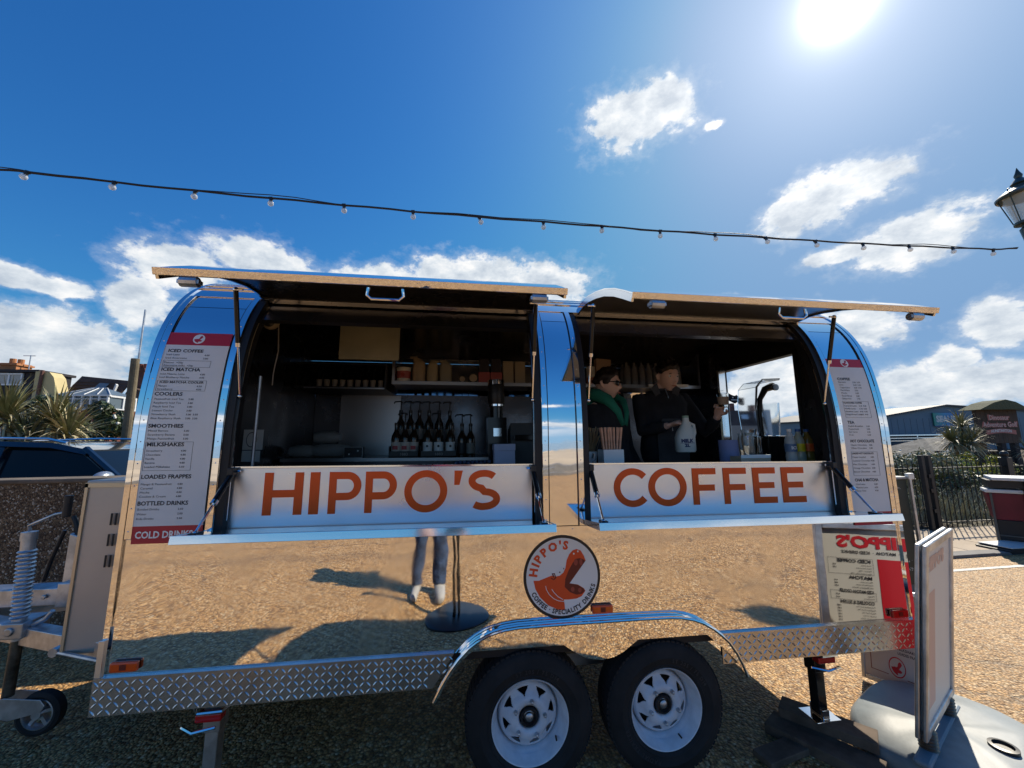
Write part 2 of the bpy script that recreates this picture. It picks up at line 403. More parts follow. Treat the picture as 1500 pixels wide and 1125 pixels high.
# kerb stones along the path, then pale paving slabs and grey tarmac
kb = tag(MB().bb(3.2, 60, 2.44, 2.60, -.2, .015).build('kerb', 'kerb_stone'), kind='structure')
for i in range(26):
    o = MB().bb(0, .895, 2.425, 2.585, -.05, .035).build('kerb_stone', 'kerb_stone', kb, bevel=.006) if i == 0 else None
    if i == 0: k0 = o; k0.location = (3.25, 0, 0)
    else:
        c_ = k0.copy(); COL.objects.link(c_); c_.parent = kb; c_.location = (3.25+.9*i, 0, random.uniform(-.004, .004))
pv = sheet('paving', 'tarmac_grey', 3.2, 60, 2.60, 3.08, .012)
pv2 = sheet('paving', 'paving_pale', 3.2, 60, 3.08, 3.72, .010)
slab0 = None
for i in range(44):
    if slab0 is None:
        slab0 = MB().bb(-.294, .294, -.30, .30, 0, .03).build('paving_slab', 'paving_pale', pv2, bevel=.004); o = slab0
    else: o = slab0.copy(); COL.objects.link(o); o.parent = pv2
    o.location = (4.6+.6*(i % 22), 3.39+0*(i//22), .0-random.uniform(0, .003)) if i < 22 else (4.6+.6*(i % 22), 2.84, -.004)
sheet('planting_bed', 'soil', 3.4, 60, 3.72, 40, .02, 30, 12, .1)

# ------------------------------------------------------------------ the coffee trailer
PR = [(0,.6),(.0012,1.63),(.0033,1.67),(.0061,1.71),(.0095,1.75),(.0138,1.79),(.0189,1.8304),(.0248,1.8716),(.0314,1.9127),(.039,1.9528),(.0477,1.9909),(.0574,2.0265),(.068,2.0602),(.0796,2.0923),(.0923,2.123),(.1063,2.1527),(.1215,2.1813),(.1377,2.2085),(.1551,2.2345),(.174,2.2596),(.1946,2.284),(.2168,2.3078),(.2402,2.3308),(.2652,2.353),(.2923,2.3744),(.3221,2.395),(.3548,2.415),(.3901,2.4346),(.4278,2.4533),(.4676,2.4708),(.5093,2.4864),(.5533,2.5),(.6003,2.5119),(.6492,2.5221),(.6988,2.5309),(.7479,2.5383),(.796,2.5444),(.844,2.549),(.892,2.5522),(.94,2.5542),(1.0,2.555)]
PR = PR+[(2-y, z) for y, z in PR[::-1][1:]]
SA = [.6]
for a_, b_ in zip(PR, PR[1:]): SA.append(SA[-1]+math.hypot(b_[0]-a_[0], b_[1]-a_[1]))
STOP = SA[40]; SEND = SA[-1]
def prof(s):
    s = min(max(s, .3), SEND+.3)
    if s < .6: return 0, s, -1, 0
    if s > SEND: return 2.0, .6-(s-SEND), 1, 0
    for i in range(len(SA)-1):
        if SA[i+1] >= s: break
    def tan(i):
        i = min(max(i, 0), len(PR)-1); a, c = PR[max(i-1, 0)], PR[min(i+1, len(PR)-1)]; l = math.hypot(c[0]-a[0], c[1]-a[1]); return (c[0]-a[0])/l, (c[1]-a[1])/l
    f = (s-SA[i])/(SA[i+1]-SA[i]); y = PR[i][0]*(1-f)+PR[i+1][0]*f; z = PR[i][1]*(1-f)+PR[i+1][1]*f
    t0, t1 = tan(i), tan(i+1); ty, tz = t0[0]*(1-f)+t1[0]*f, t0[1]*(1-f)+t1[1]*f
    return y, z, -tz, ty          # outward normal
def onp(x, s, o=0.):
    y, z, ny, nz = prof(s); return (x, y+ny*o, z+nz*o)
def s_of_z(z):
    for i in range(40):
        if PR[i+1][1] >= z: return SA[i]+(SA[i+1]-SA[i])*(z-PR[i][1])/(PR[i+1][1]-PR[i][1])
    return STOP
def slab(mb, x0, x1, s0, s1, o0, o1, n=None, nx=1):
    n = n or max(1, int((s1-s0)/.035)); vs = []; fs = []
    xs = [x0+(x1-x0)*i/nx for i in range(nx+1)]
    for k in range(n+1):
        s = s0+(s1-s0)*k/n
        for o in (o1, o0):
            for x in xs: vs.append(onp(x, s, o))
    r = 2*(nx+1)
    for k in range(n):
        a = k*r; c = a+r
        for i in range(nx):
            fs.append((a+i, a+i+1, c+i+1, c+i)); fs.append((a+nx+1+i, c+nx+1+i, c+nx+2+i, a+nx+2+i))
        fs.append((a, c, c+nx+1, a+nx+1)); fs.append((a+nx, a+2*nx+1, c+2*nx+1, c+nx))
    for i in range(nx):
        fs.append((i, nx+1+i, nx+2+i, i+1)); e = n*r; fs.append((e+i, e+i+1, e+nx+2+i, e+nx+1+i))
    return mb.add(vs, fs)
XL, XR = -1.43, 2.39
DL0, DL1, DR0, DR1 = -1.09, .39, .60, 2.09         # the two hatch openings
SH = s_of_z(2.30)                                   # hinge line of the hatches
T = thing('coffee_trailer', 'mirror polished twin axle catering trailer with two raised hatches and big orange lettering', 'food trailer', (0, 0, .0081))
T.rotation_euler = (0, .0125, 0)
def tz(x, z): return z-.0125*x+.0081
body = MB()
slab(body, XL, XR, .60, 1.135, -.02, 0, 2)
body.build('lower_side_panel', 'polished_steel', T, smooth=True, sharp=30)
for (a, c_) in ((XL, DL0), (DL1, DR0), (DR1, XR)):
    mb = MB(); slab(mb, a, c_, 1.139, s_of_z(2.225)-.002, -.02, 0); slab(mb, a, c_, s_of_z(2.225)+.002, SH, -.02, 0)
    col = mb.build('side_column', 'polished_steel', T, smooth=True, sharp=30)
    for x in (a, c_):
        x0, x1 = (x+.0005, x+.028) if x == a else (x-.028, x-.0005)
        mb = MB(); slab(mb, x0, x1, 1.139, SH, .0002, .007); mb.build('edge_trim', 'polished_steel', col, smooth=True, sharp=30)
    for x in (a+.0315, c_-.0315):
        mb = MB(); slab(mb, x-.002, x+.002, 1.139, SH, .0002, .0035); mb.build('seam', 'black_rubber_trim', col)
mb = MB(); slab(mb, XL-.012, XR+.012, SH+.003, SEND-(SH-.6), -.02, .004, nx=1)
rf = mb.build('roof', 'polished_steel', T, smooth=True, sharp=30)
mb = MB()
for s in (SH+.10, SH+.17, SH+.24): slab(mb, XL, XR, s, s+.012, .0042, .010)
mb.build('roof_rib', 'bright_edge', rf, smooth=True, sharp=30)
mb = MB(); slab(mb, XL, XR, SEND-(SH-.6)+.003, SEND, -.02, 0)
mb.build('far_side_panel', 'polished_steel', T, smooth=True, sharp=30)
# rivet lines down the column edges
for cx0, cx1 in ((XL, DL0), (DL1, DR0), (DR1, XR)):
    for x in (cx0+.014, cx1-.014):
        mb = MB()
        for k in range(11): p_ = onp(x, 1.17+.095*k, .0072); mb.sphere(p_, .0030, 7, 4)
        mb.build('rivet_row', 'bright_edge', T, smooth=True, kind='stuff')
mb = MB()
for k in range(34): mb.sphere((XL+.05+(XR-XL-.1)*k/33, -.0005, 1.122), .0030, 7, 4)
mb.build('rivet_row', 'bright_edge', T, smooth=True, kind='stuff')
# outer corner beads
for x in (XL, XR):
    mb = MB(); slab(mb, x-.022 if x < 0 else x+.0005, x-.0005 if x < 0 else x+.022, .60, SEND, -.03, .010)
    mb.build('corner_bead', 'polished_steel', T, smooth=True, sharp=30)
def prof_z(y):
    for i in range(len(PR)-1):
        if PR[i][0] <= y <= PR[i+1][0]+1e-6 and PR[i+1][0] > PR[i][0]: return PR[i][1]+(PR[i+1][1]-PR[i][1])*(y-PR[i][0])/(PR[i+1][0]-PR[i][0])
    return PR[0][1]
def endpoly(y0, y1, zl, zh=None, inset=.0):
    p = [(y0, zl), (y1, zl)]
    if zh: return p+[(y1, zh), (y0, zh)]
    ys = [y1-(y1-y0)*i/24 for i in range(25)]
    return p+[(y, prof_z(min(max(y, .004), 1.996))-inset) for y in ys]
WY0, WY1, WZ0, WZ1 = .50, 1.28, 1.36, 2.17
for nm, x, dx, mt in (('end_wall', XL+.002, .018, 'polished_steel'), ('inner_end_wall', XL+.024, .012, 'dark_lining'), ('end_wall', XR-.002, -.018, 'polished_steel'), ('inner_end_wall', XR-.024, -.012, 'dark_lining')):
    mb = MB(); fn = lambda u, v, t: (t, u, v)
    polys = [endpoly(.023, 1.977, .60, None, .03)] if x < 0 else [endpoly(.023, WY0, .60, None, .03), endpoly(WY0, WY1, .60, WZ0), endpoly(WY0, WY1, WZ1, None, .03), endpoly(WY1, 1.977, .60, None, .03)]
    for p in polys: mb.prism(p, fn, x, x+dx)
    mb.build(nm, mt, T)
wf = MB()
for (a, c_, e, h) in ((WY0-.03, WY1+.03, WZ0-.03, WZ0), (WY0-.03, WY1+.03, WZ1, WZ1+.03), (WY0-.03, WY0, WZ0, WZ1), (WY1, WY1+.03, WZ0, WZ1)): wf.bb(XR-.05, XR+.012, a, c_, e, h)
wfo = wf.build('window_frame', 'black_plastic', T)
mb = MB().bb(XR-.30, XR-.245, .96, .985, 1.40, 2.13); mb.build('window_post', 'bright_edge', T)
# inner lining: sides of the openings, ceiling, back wall, floor
mb = MB(); slab(mb, XL+.04, XR-.04, SH-.10, SEND-(SH-.6)-.1, -.075, -.05)
mb.build('ceiling_lining', 'dark_lining', T, smooth=True, sharp=30)
bw = MB().bb(XL+.04, XR-.04, 1.93, 1.95, .62, 2.24).build('back_wall', 'dark_lining', T)
mb = MB().bb(-1.15, -.60, 1.905, 1.926, 1.42, 1.985).build('back_wall_panel', 'inner_steel', T)
mb = MB().bb(-.92, -.49, 1.00, 1.02, 2.15, 2.45).build('menu_board', mat('board_beige', (.40, .40, .34), .5, vary=(4, .15)), T)
mb = MB().bb(1.10, 1.62, 1.905, 1.926, 1.25, 2.04).build('back_wall_panel', mat('panel_olive', (.42, .40, .28), .30, .6), T)
MB().bb(1.28, 2.30, 1.905, 1.926, 2.27, 2.5).build('back_wall_panel', mat('panel_warm', (.20, .17, .14), .35, .4), T)
mb = MB().bb(XL+.02, XR-.02, .02, 1.98, .56, .60).build('floor', 'black_rubber_trim', T)
for (a, c_) in ((XL+.04, DL0), (DL1, DR0), (DR1, XR-.04)):
    mb = MB(); slab(mb, a, c_, .62, SH+.05, -.06, -.04); mb.build('inner_lining', 'dark_lining', T)
for (a, c_) in ((DL0, DL1), (DR0, DR1)):
    for x0, x1, xb in ((a+.0005, a+.034, a+.0365), (c_-.034, c_-.0005, c_-.0365)):
        mb = MB(); slab(mb, x0, x1, 1.139, SH-.004, -.075, -.004); fr = mb.build('hatch_frame', 'black_rubber_trim', T, smooth=True, sharp=30)
        mb = MB(); slab(mb, xb-.0023, xb+.0023, 1.2, SH-.02, -.03, -.024); mb.build('frame_bead', 'bright_edge', fr)
    mb = MB(); slab(mb, a+.034, c_-.034, SH-.14, SH-.005, -.055, -.03); mb.build('header', 'dark_lining', T, smooth=True)
    y, z, _, _ = prof(SH-.15); MB().tube([(a+.034, y+.045, z-.004), (c_-.034, y+.045, z-.004)], .004, 6).build('header_rail', 'bright_edge', T)
# ---- fascia with the big lettering and the folded-down counter flap
fxL = (-1.075, .345); fxR = (.625, 2.075)
FY = .045
def fascia(x0, x1, word, xs, cap, zb):
    f = MB().bb(x0, x1, FY, FY+.02, 1.150, 1.428).build('fascia_panel', 'brushed_steel', T, bevel=.002)
    MB().bb(x0, x1, FY-.012, FY+.03, 1.4285, 1.436).build('fascia_cap', 'bright_edge', f)
    for ch, (gx, gw) in zip(word, xs):
        q, w = glyph(ch); mb = MB()
        for poly in q:
            n = len(poly)
            mb.add([(gx+u*gw/w, FY-.0030, zb+v*cap) for u, v in poly]+[(gx+u*gw/w, FY+.0002, zb+v*cap) for u, v in poly], [tuple(range(n)), tuple(range(n, 2*n))[::-1]]+[(i, (i+1) % n, (i+1) % n+n, i+n) for i in range(n)])
        mb.build('letter', 'letter_orange', f)
    return f
fascia(*fxL, "HIPPO'S", [(-.915, .170), (-.715, .043), (-.630, .150), (-.465, .150), (-.283, .205), (-.045, .036), (.028, .145)], .192, 1.214)
fascia(*fxR, 'COFFEE', [(.775, .185), (.965, .215), (1.215, .135), (1.395, .135), (1.570, .140), (1.745, .142)], .190, 1.214)
def flap(x0, x1, y1, z1):
    mb = MB(); z0 = 1.150
    fn = lambda u, v, t: (t, u, v)
    mb.prism([(.03, z0), (y1, z1-.004), (y1, z1+.020), (.03, z0+.012)], fn, x0, x1)
    f = mb.build('counter_flap', 'polished_steel', T, bevel=.002)
    mb = MB(); mb.prism([(y1-.010, z1-.010), (y1-.0005, z1-.010), (y1-.0005, z1+.0225), (y1-.0035, z1+.0225)], fn, x0-.004, x1+.004); mb.build('flap_edge', 'bright_edge', f, bevel=.002)
    for x in (x0-.004, x1+.0005): MB().prism([(.03, z0-.005), (y1, z1-.010), (y1, z1+.0225), (.03, z0+.014)], fn, x, x+.0035).build('flap_edge', 'bright_edge', f)
    return f
flap(-1.105, .395, -.225, 1.172)
flap(.585, 2.10, -.255, 1.178)
# ---- raised hatches
def hatch(x0, x1):
    top = [(.262, 2.322), (.20, 2.338), (.12, 2.345), (.02, 2.338), (-.10, 2.315), (-.22, 2.282), (-.34, 2.235), (-.44, 2.185), (-.515, 2.145)]
    n = len(top)
    def off(d):
        o = []
        for i, (y, z) in enumerate(top):
            a = top[max(i-1, 0)]; c = top[min(i+1, n-1)]; l = math.hypot(c[0]-a[0], c[1]-a[1])
            o.append((y+(c[1]-a[1])/l*d*-1*-1, z-(c[0]-a[0])/l*d*-1*-1*-1))
        return o
    def offs(d):   # move inward (down) by d
        o = []
        for i, (y, z) in enumerate(top):
            a = top[max(i-1, 0)]; c = top[min(i+1, n-1)]; l = math.hypot(c[0]-a[0], c[1]-a[1]); ty, tzz = (c[0]-a[0])/l, (c[1]-a[1])/l
            o.append((y-tzz*d*-1*-1, z+ty*d))   # ty<0 so this lowers z
        return o
    fn = lambda u, v, t: (t, u, v)
    def band(d0, d1, xa, xb, i0=0, i1=n):
        mb = MB(); A = offs(d0)[i0:i1]; B = offs(d1)[i0:i1]; k = len(A)
        vs = [(x, y, z) for x in (xa, xb) for (y, z) in A+B[::-1]]; m_ = 2*k; fs = []
        for i in range(m_): fs.append((i, (i+1) % m_, (i+1) % m_+m_, i+m_))
        for i in range(k-1): fs.append((i, i+1, m_-2-i, m_-1-i)); fs.append((i+m_, m_-1-i+m_, m_-2-i+m_, i+1+m_))
        mb.add(vs, fs); return mb
    h = band(0, .006, x0, x1).build('hatch', 'polished_steel', T, smooth=True, sharp=30)
    band(.020, .026, x0+.012, x1-.012).build('hatch_lining', 'dark_lining' if x0 < 0 else 'inner_steel', h, smooth=True, sharp=30)
    e = MB()
    e.prism([(-.5175, 2.146), (-.5205, 2.146), (-.5125, 2.121), (-.5095, 2.121)], fn, x0-.002, x1+.002); e.build('front_edge', 'polished_steel', h, bevel=.0015)
    for xa in (x0, x1-.010): band(.0065, .038, xa, xa+.010).build('side_edge', 'bright_edge', h, smooth=True, sharp=30)
    xm = (x0+x1)/2+(.04 if x0 < 0 else .0)
    hd = MB(); zz = 2.105
    hd.tube([(xm-.062, -.500, zz+.01), (xm-.066, -.498, zz-.018), (xm-.05, -.496, zz-.032), (xm+.05, -.496, zz-.032), (xm+.066, -.498, zz-.018), (xm+.062, -.500, zz+.01)], .0065, 8)
    hd.build('handle', 'bright_edge', h, smooth=True)
    for xx in (x0+.11, x1-.11):
        bp = MB(); bp.cyl((xx-.028, -.50, 2.104), (xx+.028, -.50, 2.104), .018, 10); bp.bb(xx-.035, xx+.035, -.512, -.488, 2.096, 2.110)
        bp.build('bumper_stop', 'galvanised', h)
    hg = MB()
    for k in range(5): xx = x0+.12+(x1-x0-.24)*k/4; hg.cyl((xx-.05, .262, 2.335), (xx+.05, .262, 2.335), .008, 8)
    hg.build('hinge', 'bright_edge', h)
    rv = MB()
    for k in range(14): rv.sphere((x0+.05+(x1-x0-.10)*k/13, -.5165, 2.134), .0016, 6, 4)
    rv.build('rivet', 'galvanised', h)
    return h
hatch(-1.080, .388); hatch(.660, 2.120)
# ---- gas struts
def strut(p_top, p_bot, split=.45, r=.011, up=True):
    a, c_ = Vector(p_top), Vector(p_bot); mid = a.lerp(c_, split)
    mb = MB(); mb.cyl(a, mid, r, 10)
    st = mb.build('gas_strut', 'black_gloss', T, smooth=True)
    mb = MB(); mb.cyl(mid, c_, r*.42, 8); mb.cyl(mid-(mid-a).normalized()*.012, mid+(mid-a).normalized()*.006, r*1.08, 10)
    mb.sphere(tuple(c_), .010, 8, 6); mb.sphere(tuple(a), .012, 8, 6); mb.cyl(a, a+Vector((-.05 if a.x > 0 else .05, 0, 0))*0.6, .005, 6)
    mb.build('strut_rod', 'bright_edge', st, smooth=True); return st
for x in (DL0+.045, DL1-.045, DR0+.045, DR1-.045):
    strut((x, -.10, 2.235), (x, .02, 1.76), .52, .0105)
    sg = 1 if x in (DL0+.045, DR0+.045) else -1
    strut((x, .03, 1.415), (x-sg*.012, -.17, 1.19), .55, .013)
    MB().bb(x-.012, x+.012, .0, .05, 1.40, 1.432).build('strut_bracket', 'black_plastic', T, bevel=.003); MB().box((x-sg*.012, -.17, 1.186), (.03, .05, .014)).build('strut_bracket', 'black_plastic', T, bevel=.003)

# ---- menus printed on vinyl, wrapped on the curved columns
def menu(x0, x1, rows, name_band, red_top, red_bot, logo_x):
    mb = MB(); slab(mb, x0, x1, red_bot[1], red_top[0], .0036, .0046); base = mb.build('menu_panel', 'vinyl_grey', T, smooth=True, sharp=30)
    for rb_ in (red_top, red_bot):
        mb = MB(); slab(mb, x0, x1, rb_[0], rb_[1], .0036, .0046); mb.build('menu_band', 'vinyl_red', base, smooth=True, sharp=30)
    fn = lambda u, v: onp(u, v, .0054)
    ink = MB()
    for r in rows:
        k = r[0]
        if k == 'h': put_text(ink, r[1], fn, r[2], r[3], r[4], bold=.03, maxw=r[5] if len(r) > 5 else None)
        elif k == 'i':
            put_text(ink, r[1], fn, r[2], r[3], .0085, bold=.0, maxw=.125)
            if r[4]: put_text(ink, r[4], fn, r[5], r[3], .0075, bold=.012)
        elif k == 'b':
            xa, xb, sa, sb = r[1:]; w = .0009
            for q in ((xa, xb, sa, sa+w), (xa, xb, sb-w, sb), (xa, xa+w, sa, sb), (xb-w, xb, sa, sb)): slab(ink, q[0], q[1], q[2], q[3], .005, .0056, n=max(1, int((q[3]-q[2])/.05)))
    ink.build('menu_text', 'vinyl_ink', base, norm=False)
    wt = MB(); put_text(wt, name_band, fn, x0+.012, (red_bot[0]+red_bot[1])/2-.013, .027, bold=.03, maxw=(x1-x0)*.82)
    wt.build('menu_title', 'vinyl_white', base, norm=False)
    lg = MB(); cs = (red_top[0]+red_top[1])/2
    lg.flat([(logo_x+.026*math.cos(2*PI*k/24), cs+.026*math.sin(2*PI*k/24)) for k in range(24)], fn); lo = lg.build('menu_logo', 'vinyl_white', base, norm=False)
    lr = MB(); fn2 = lambda u, v: onp(logo_x+u*.026, cs+v*.026, .0062)
    for p in HIPPO_BODY, : lr.flat(p, fn2)
    lr.build('menu_logo_figure', 'vinyl_red', lo, norm=False)
def cv(pts): return [((x-590)/428, (565-y)/428) for x, y in pts]
HIPPO_BODY = cv([(270,595),(330,597),(400,574),(465,552),(520,562),(560,556),(600,527),(625,480),(640,400),(670,340),(710,300),(755,288),(800,305),(835,360),(855,412),(668,638),(760,655),(825,695),(843,722),(800,775),(740,797),(650,802),(600,800),(608,850),(612,905),(540,900),(430,850),(340,765),(290,680)])
LM = []
z = lambda *a: LM.append(a)
z('h', 'ICED COFFEE', -1.385, 1.968, .0150, .155)
z('i', 'Iced Latte', -1.388, 1.951, '4.00', -1.225); z('i', 'Iced Americano', -1.388, 1.934, '3.80', -1.228)
z('b', -1.392, -1.19, 1.893, 1.926); z('i', 'Flavour  +50p', -1.388, 1.911, '', 0); z('i', 'Alternative milks  +50p', -1.388, 1.897, '', 0)
z('h', 'ICED MATCHA', -1.392, 1.874, .0150, .165)
z('i', 'Iced Matcha Latte', -1.392, 1.855, '4.80', -1.225); z('i', 'Iced Blueberry Matcha', -1.392, 1.839, '4.95', -1.225)
z('b', -1.395, -1.19, 1.779, 1.829); z('h', 'ICED MATCHA COOLER', -1.386, 1.815, .0105, .185)
z('i', 'Mango', -1.390, 1.798, '4.50', -1.228); z('i', 'Strawberry', -1.390, 1.783, '4.50', -1.228)
z('h', 'COOLERS', -1.395, 1.757, .0155)
for i, (n_, p) in enumerate((('Passionfruit Iced Tea', '3.80'), ('Raspberry Iced Tea', '3.80'), ('Peach Iced Tea', '3.80'), ('Lemon Cooler', '3.80'), ('Strawberry Slush', '3.00  3.50'), ('Blue Raspberry Slush', '3.00  3.50'))): z('i', n_, -1.392, 1.737-.0175*i, p, -1.252)
z('h', 'SMOOTHIES', -1.396, 1.612, .0155)
for i, n_ in enumerate(('Mixed Berries', 'Strawberry Banana', 'Mango Passionfruit')): z('i', n_, -1.394, 1.594-.0175*i, '5.00', -1.250)
z('b', -1.396, -1.205, 1.424, 1.549); z('h', 'MILKSHAKES', -1.392, 1.530, .0158)
for i, n_ in enumerate(('Strawberry', 'Chocolate', 'Vanilla', 'Banana', 'Loaded Milkshake')): z('i', n_, -1.391, 1.506-.0175*i, '4.80' if i < 4 else '5.50', -1.252)
z('h', 'LOADED FRAPPES', -1.397, 1.390, .0162, .20)
for i, (n_, p) in enumerate((('Mango & Passionfruit', '4.80'), ('Caramel', '4.80'), ('Mocha', '4.80'), ('Cookies & Cream', '4.80'))): z('i', n_, -1.394, 1.362-.0175*i, p, -1.250)
z('h', 'BOTTLED DRINKS', -1.397, 1.277, .0165, .20)
for i, (n_, p) in enumerate((('Bottled Drinks', '2.50'), ('Water', '2.00'), ('Kids Drinks', '2.50'))): z('i', n_, -1.394, 1.256-.0195*i, p, -1.236)
menu(-1.402, -1.128, LM, 'COLD DRINKS', (2.006, 2.074), (1.118, 1.190), -1.27)
LM = []; X0 = 2.155
z('h', 'COFFEE', X0, 1.900, .0145)
for i, (n_, p) in enumerate((('Espresso', '2.20  2.50'), ('Latte', '3.60  3.90'), ('Cappuccino', '3.60  3.90'), ('Flat White', '3.50'), ('Mocha', '4.00'), ('Batch Brew', '2.80'), ('Babyccino', '1.50'))): z('i', n_, X0, 1.884-.0165*i, p, X0+.095)
z('b', X0-.004, X0+.165, 1.680, 1.774); z('h', 'FLAVOURED COFFEE', X0, 1.760, .0088, .12)
for i, n_ in enumerate(('Caramel Latte', 'Vanilla Latte', 'Hazelnut Latte', 'Gingerbread Latte')): z('i', n_, X0, 1.743-.0165*i, '4.10  4.40', X0+.095)
z('h', 'TEA', X0, 1.645, .0145)
for i, n_ in enumerate(('English Breakfast', 'Peppermint', 'Earl Grey', 'Fruit')): z('i', n_, X0, 1.627-.0165*i, '2.50', X0+.118)
z('h', 'HOT CHOCOLATE', X0, 1.540, .0145, .155); z('i', 'Classic Chocolate', X0, 1.521, '3.80', X0+.118); z('i', 'White Chocolate', X0, 1.504, '3.80', X0+.118)
z('b', X0-.004, X0+.165, 1.357, 1.488); z('h', 'LOADED HOT CHOCOLATE', X0, 1.474, .0088, .14)
for i, n_ in enumerate(('Classic Loaded', 'Caramel Chocolate', 'Mint Chocolate', 'Orange Chocolate', 'Biscuit Chocolate')): z('i', n_, X0, 1.454-.020*i, '4.80', X0+.118)
z('h', 'CHAI & MATCHA', X0-.002, 1.326, .0150, .15)
for i, n_ in enumerate(('Chai Latte', 'Matcha Latte', 'Dirty Chai')): z('i', n_, X0, 1.306-.0175*i, '4.00', X0+.118)
menu(2.118, 2.358, LM, 'HOT DRINKS', (1.982, 2.036), (1.093, 1.162), 2.24)

# ---- round logo
LX, LZ, LR = .480, .905, .190
def disc(mb, r0, r1, fn, n=56):
    vs = [fn(r*math.cos(2*PI*k/n), r*math.sin(2*PI*k/n)) for r in (r1, r0) for k in range(n)]
    if r0 == 0: mb.add(vs[:n], [tuple(range(n))])
    else: mb.add(vs, [(k, (k+1) % n, (k+1) % n+n, k+n) for k in range(n)])
lf = lambda o: (lambda u, v: (LX+u*LR, o, LZ+v*LR))
mb = MB(); mb.lathe([(LR, 0), (LR, .0012)], (LX, -.0016, LZ), (0, 1, 0), 56); lg = mb.build('round_logo', 'black_plastic', T)
mb = MB(); disc(mb, 0, .93, lf(-.0024)); mb.build('logo_disc', 'vinyl_white', lg, norm=False)
mb = MB(); mb.flat(HIPPO_BODY, lf(-.0032)); mb.build('logo_figure', 'logo_red', lg, norm=False)
mb = MB(); mb.flat(cv([(612,672),(622,590),(660,505),(712,425),(745,390),(790,384),(825,398),(853,414),(668,638),(760,658),(822,697),(838,724),(800,752),(740,757),(670,728)]), lf(-.0038)); mb.build('logo_mouth', 'logo_dark', lg, norm=False)
mb = MB()
for (x, y, rx, ry) in ((742, 425, 22, 34), (800, 425, 18, 34), (700, 700, 20, 26), (780, 712, 20, 24)):
    mb.flat(cv([(x+rx*math.cos(2*PI*k/16), y+ry*math.sin(2*PI*k/16)) for k in range(16)]), lf(-.0042))
mb.build('logo_tooth', mat('tooth_red', (.36, .06, .045), .4), lg, norm=False)
mb = MB()
def line_on(mb, pts, w, fn):
    for q in ribbon(cv(pts), w): mb.add([fn(u, v) for u, v in q], [(0, 1, 2, 3)])
line_on(mb, [(402,652),(410,690),(440,740),(490,785),(540,808),(600,818)], .014, lf(-.0044)); line_on(mb, [(468,688),(495,725),(535,765),(590,798)], .014, lf(-.0044))
for (x, y, r) in ((722, 335, 10), (768, 312, 10), (548, 518, 22), (598, 484, 17)): mb.flat(cv([(x+r*math.cos(2*PI*k/14), y+r*math.sin(2*PI*k/14)) for k in range(14)]), lf(-.0044))
mb.build('logo_highlight', 'vinyl_white', lg, norm=False)
mb = MB()
for (x, y, r) in ((560, 520, 8), (604, 484, 7)): mb.flat(cv([(x+r*math.cos(2*PI*k/10), y+r*math.sin(2*PI*k/10)) for k in range(10)]), lf(-.005))
line_on(mb, [(462,575),(490,592),(515,575),(500,530),(480,530),(492,570)], .022, lf(-.0047))
mb.build('logo_eye', 'logo_dark', lg, norm=False)
def arc_text(mb, s, r, a_mid, h, fn, bottom, bold, wide=1.0, gap=1.0):
    ws = [(text_geo(c, bold)[2] if c != ' ' else .45)*h*wide+h*.16*gap for c in s]; tot = sum(ws)
    a = a_mid+(-tot/r/2 if bottom else tot/r/2)
    for c, w in zip(s, ws):
        am = a+(w/r/2 if bottom else -w/r/2)
        vs, fs, gw = text_geo(c, bold)
        if c != ' ':
            ta = am+PI/2 if bottom else am-PI/2; ux, uy = math.cos(ta), math.sin(ta); vx, vy = -uy, ux
            ox, oy = r*math.cos(am)-ux*gw*h*wide/2, r*math.sin(am)-uy*gw*h*wide/2
            if bottom: ox -= vx*0; oy -= vy*0
            mb.add([fn(ox+ux*u*h*wide+vx*v*h, oy+uy*u*h*wide+vy*v*h) for u, v in vs], fs)
        a = am+(w/r/2 if bottom else -w/r/2)
mb = MB(); arc_text(mb, "HIPPO'S", .66, R_(128), .19, lf(-.0036), False, .05, 1.0, 1.1); mb.build('logo_name', 'logo_red', lg, norm=False)
mb = MB(); arc_text(mb, 'COFFEE · SPECIALITY DRINKS', .885, R_(-85), .105, lf(-.0036), True, .035, .9, .75); mb.build('logo_strapline', 'vinyl_ink', lg, norm=False)

# ---- marker lamps
def marker(x, zc, mt):
    o = MB().bb(x-.052, x+.052, -.020, -.001, zc-.020, zc+.020).build('marker_lamp', mt, T, bevel=.008)
    MB().bb(x-.012, x+.012, -.0215, -.0205, zc-.010, zc+.010).build('reflector', 'logo_dark', o)
marker(-1.358, .645, 'amber_lens'); marker(.672, .752, 'amber_lens'); marker(2.310, .640, 'red_lens')
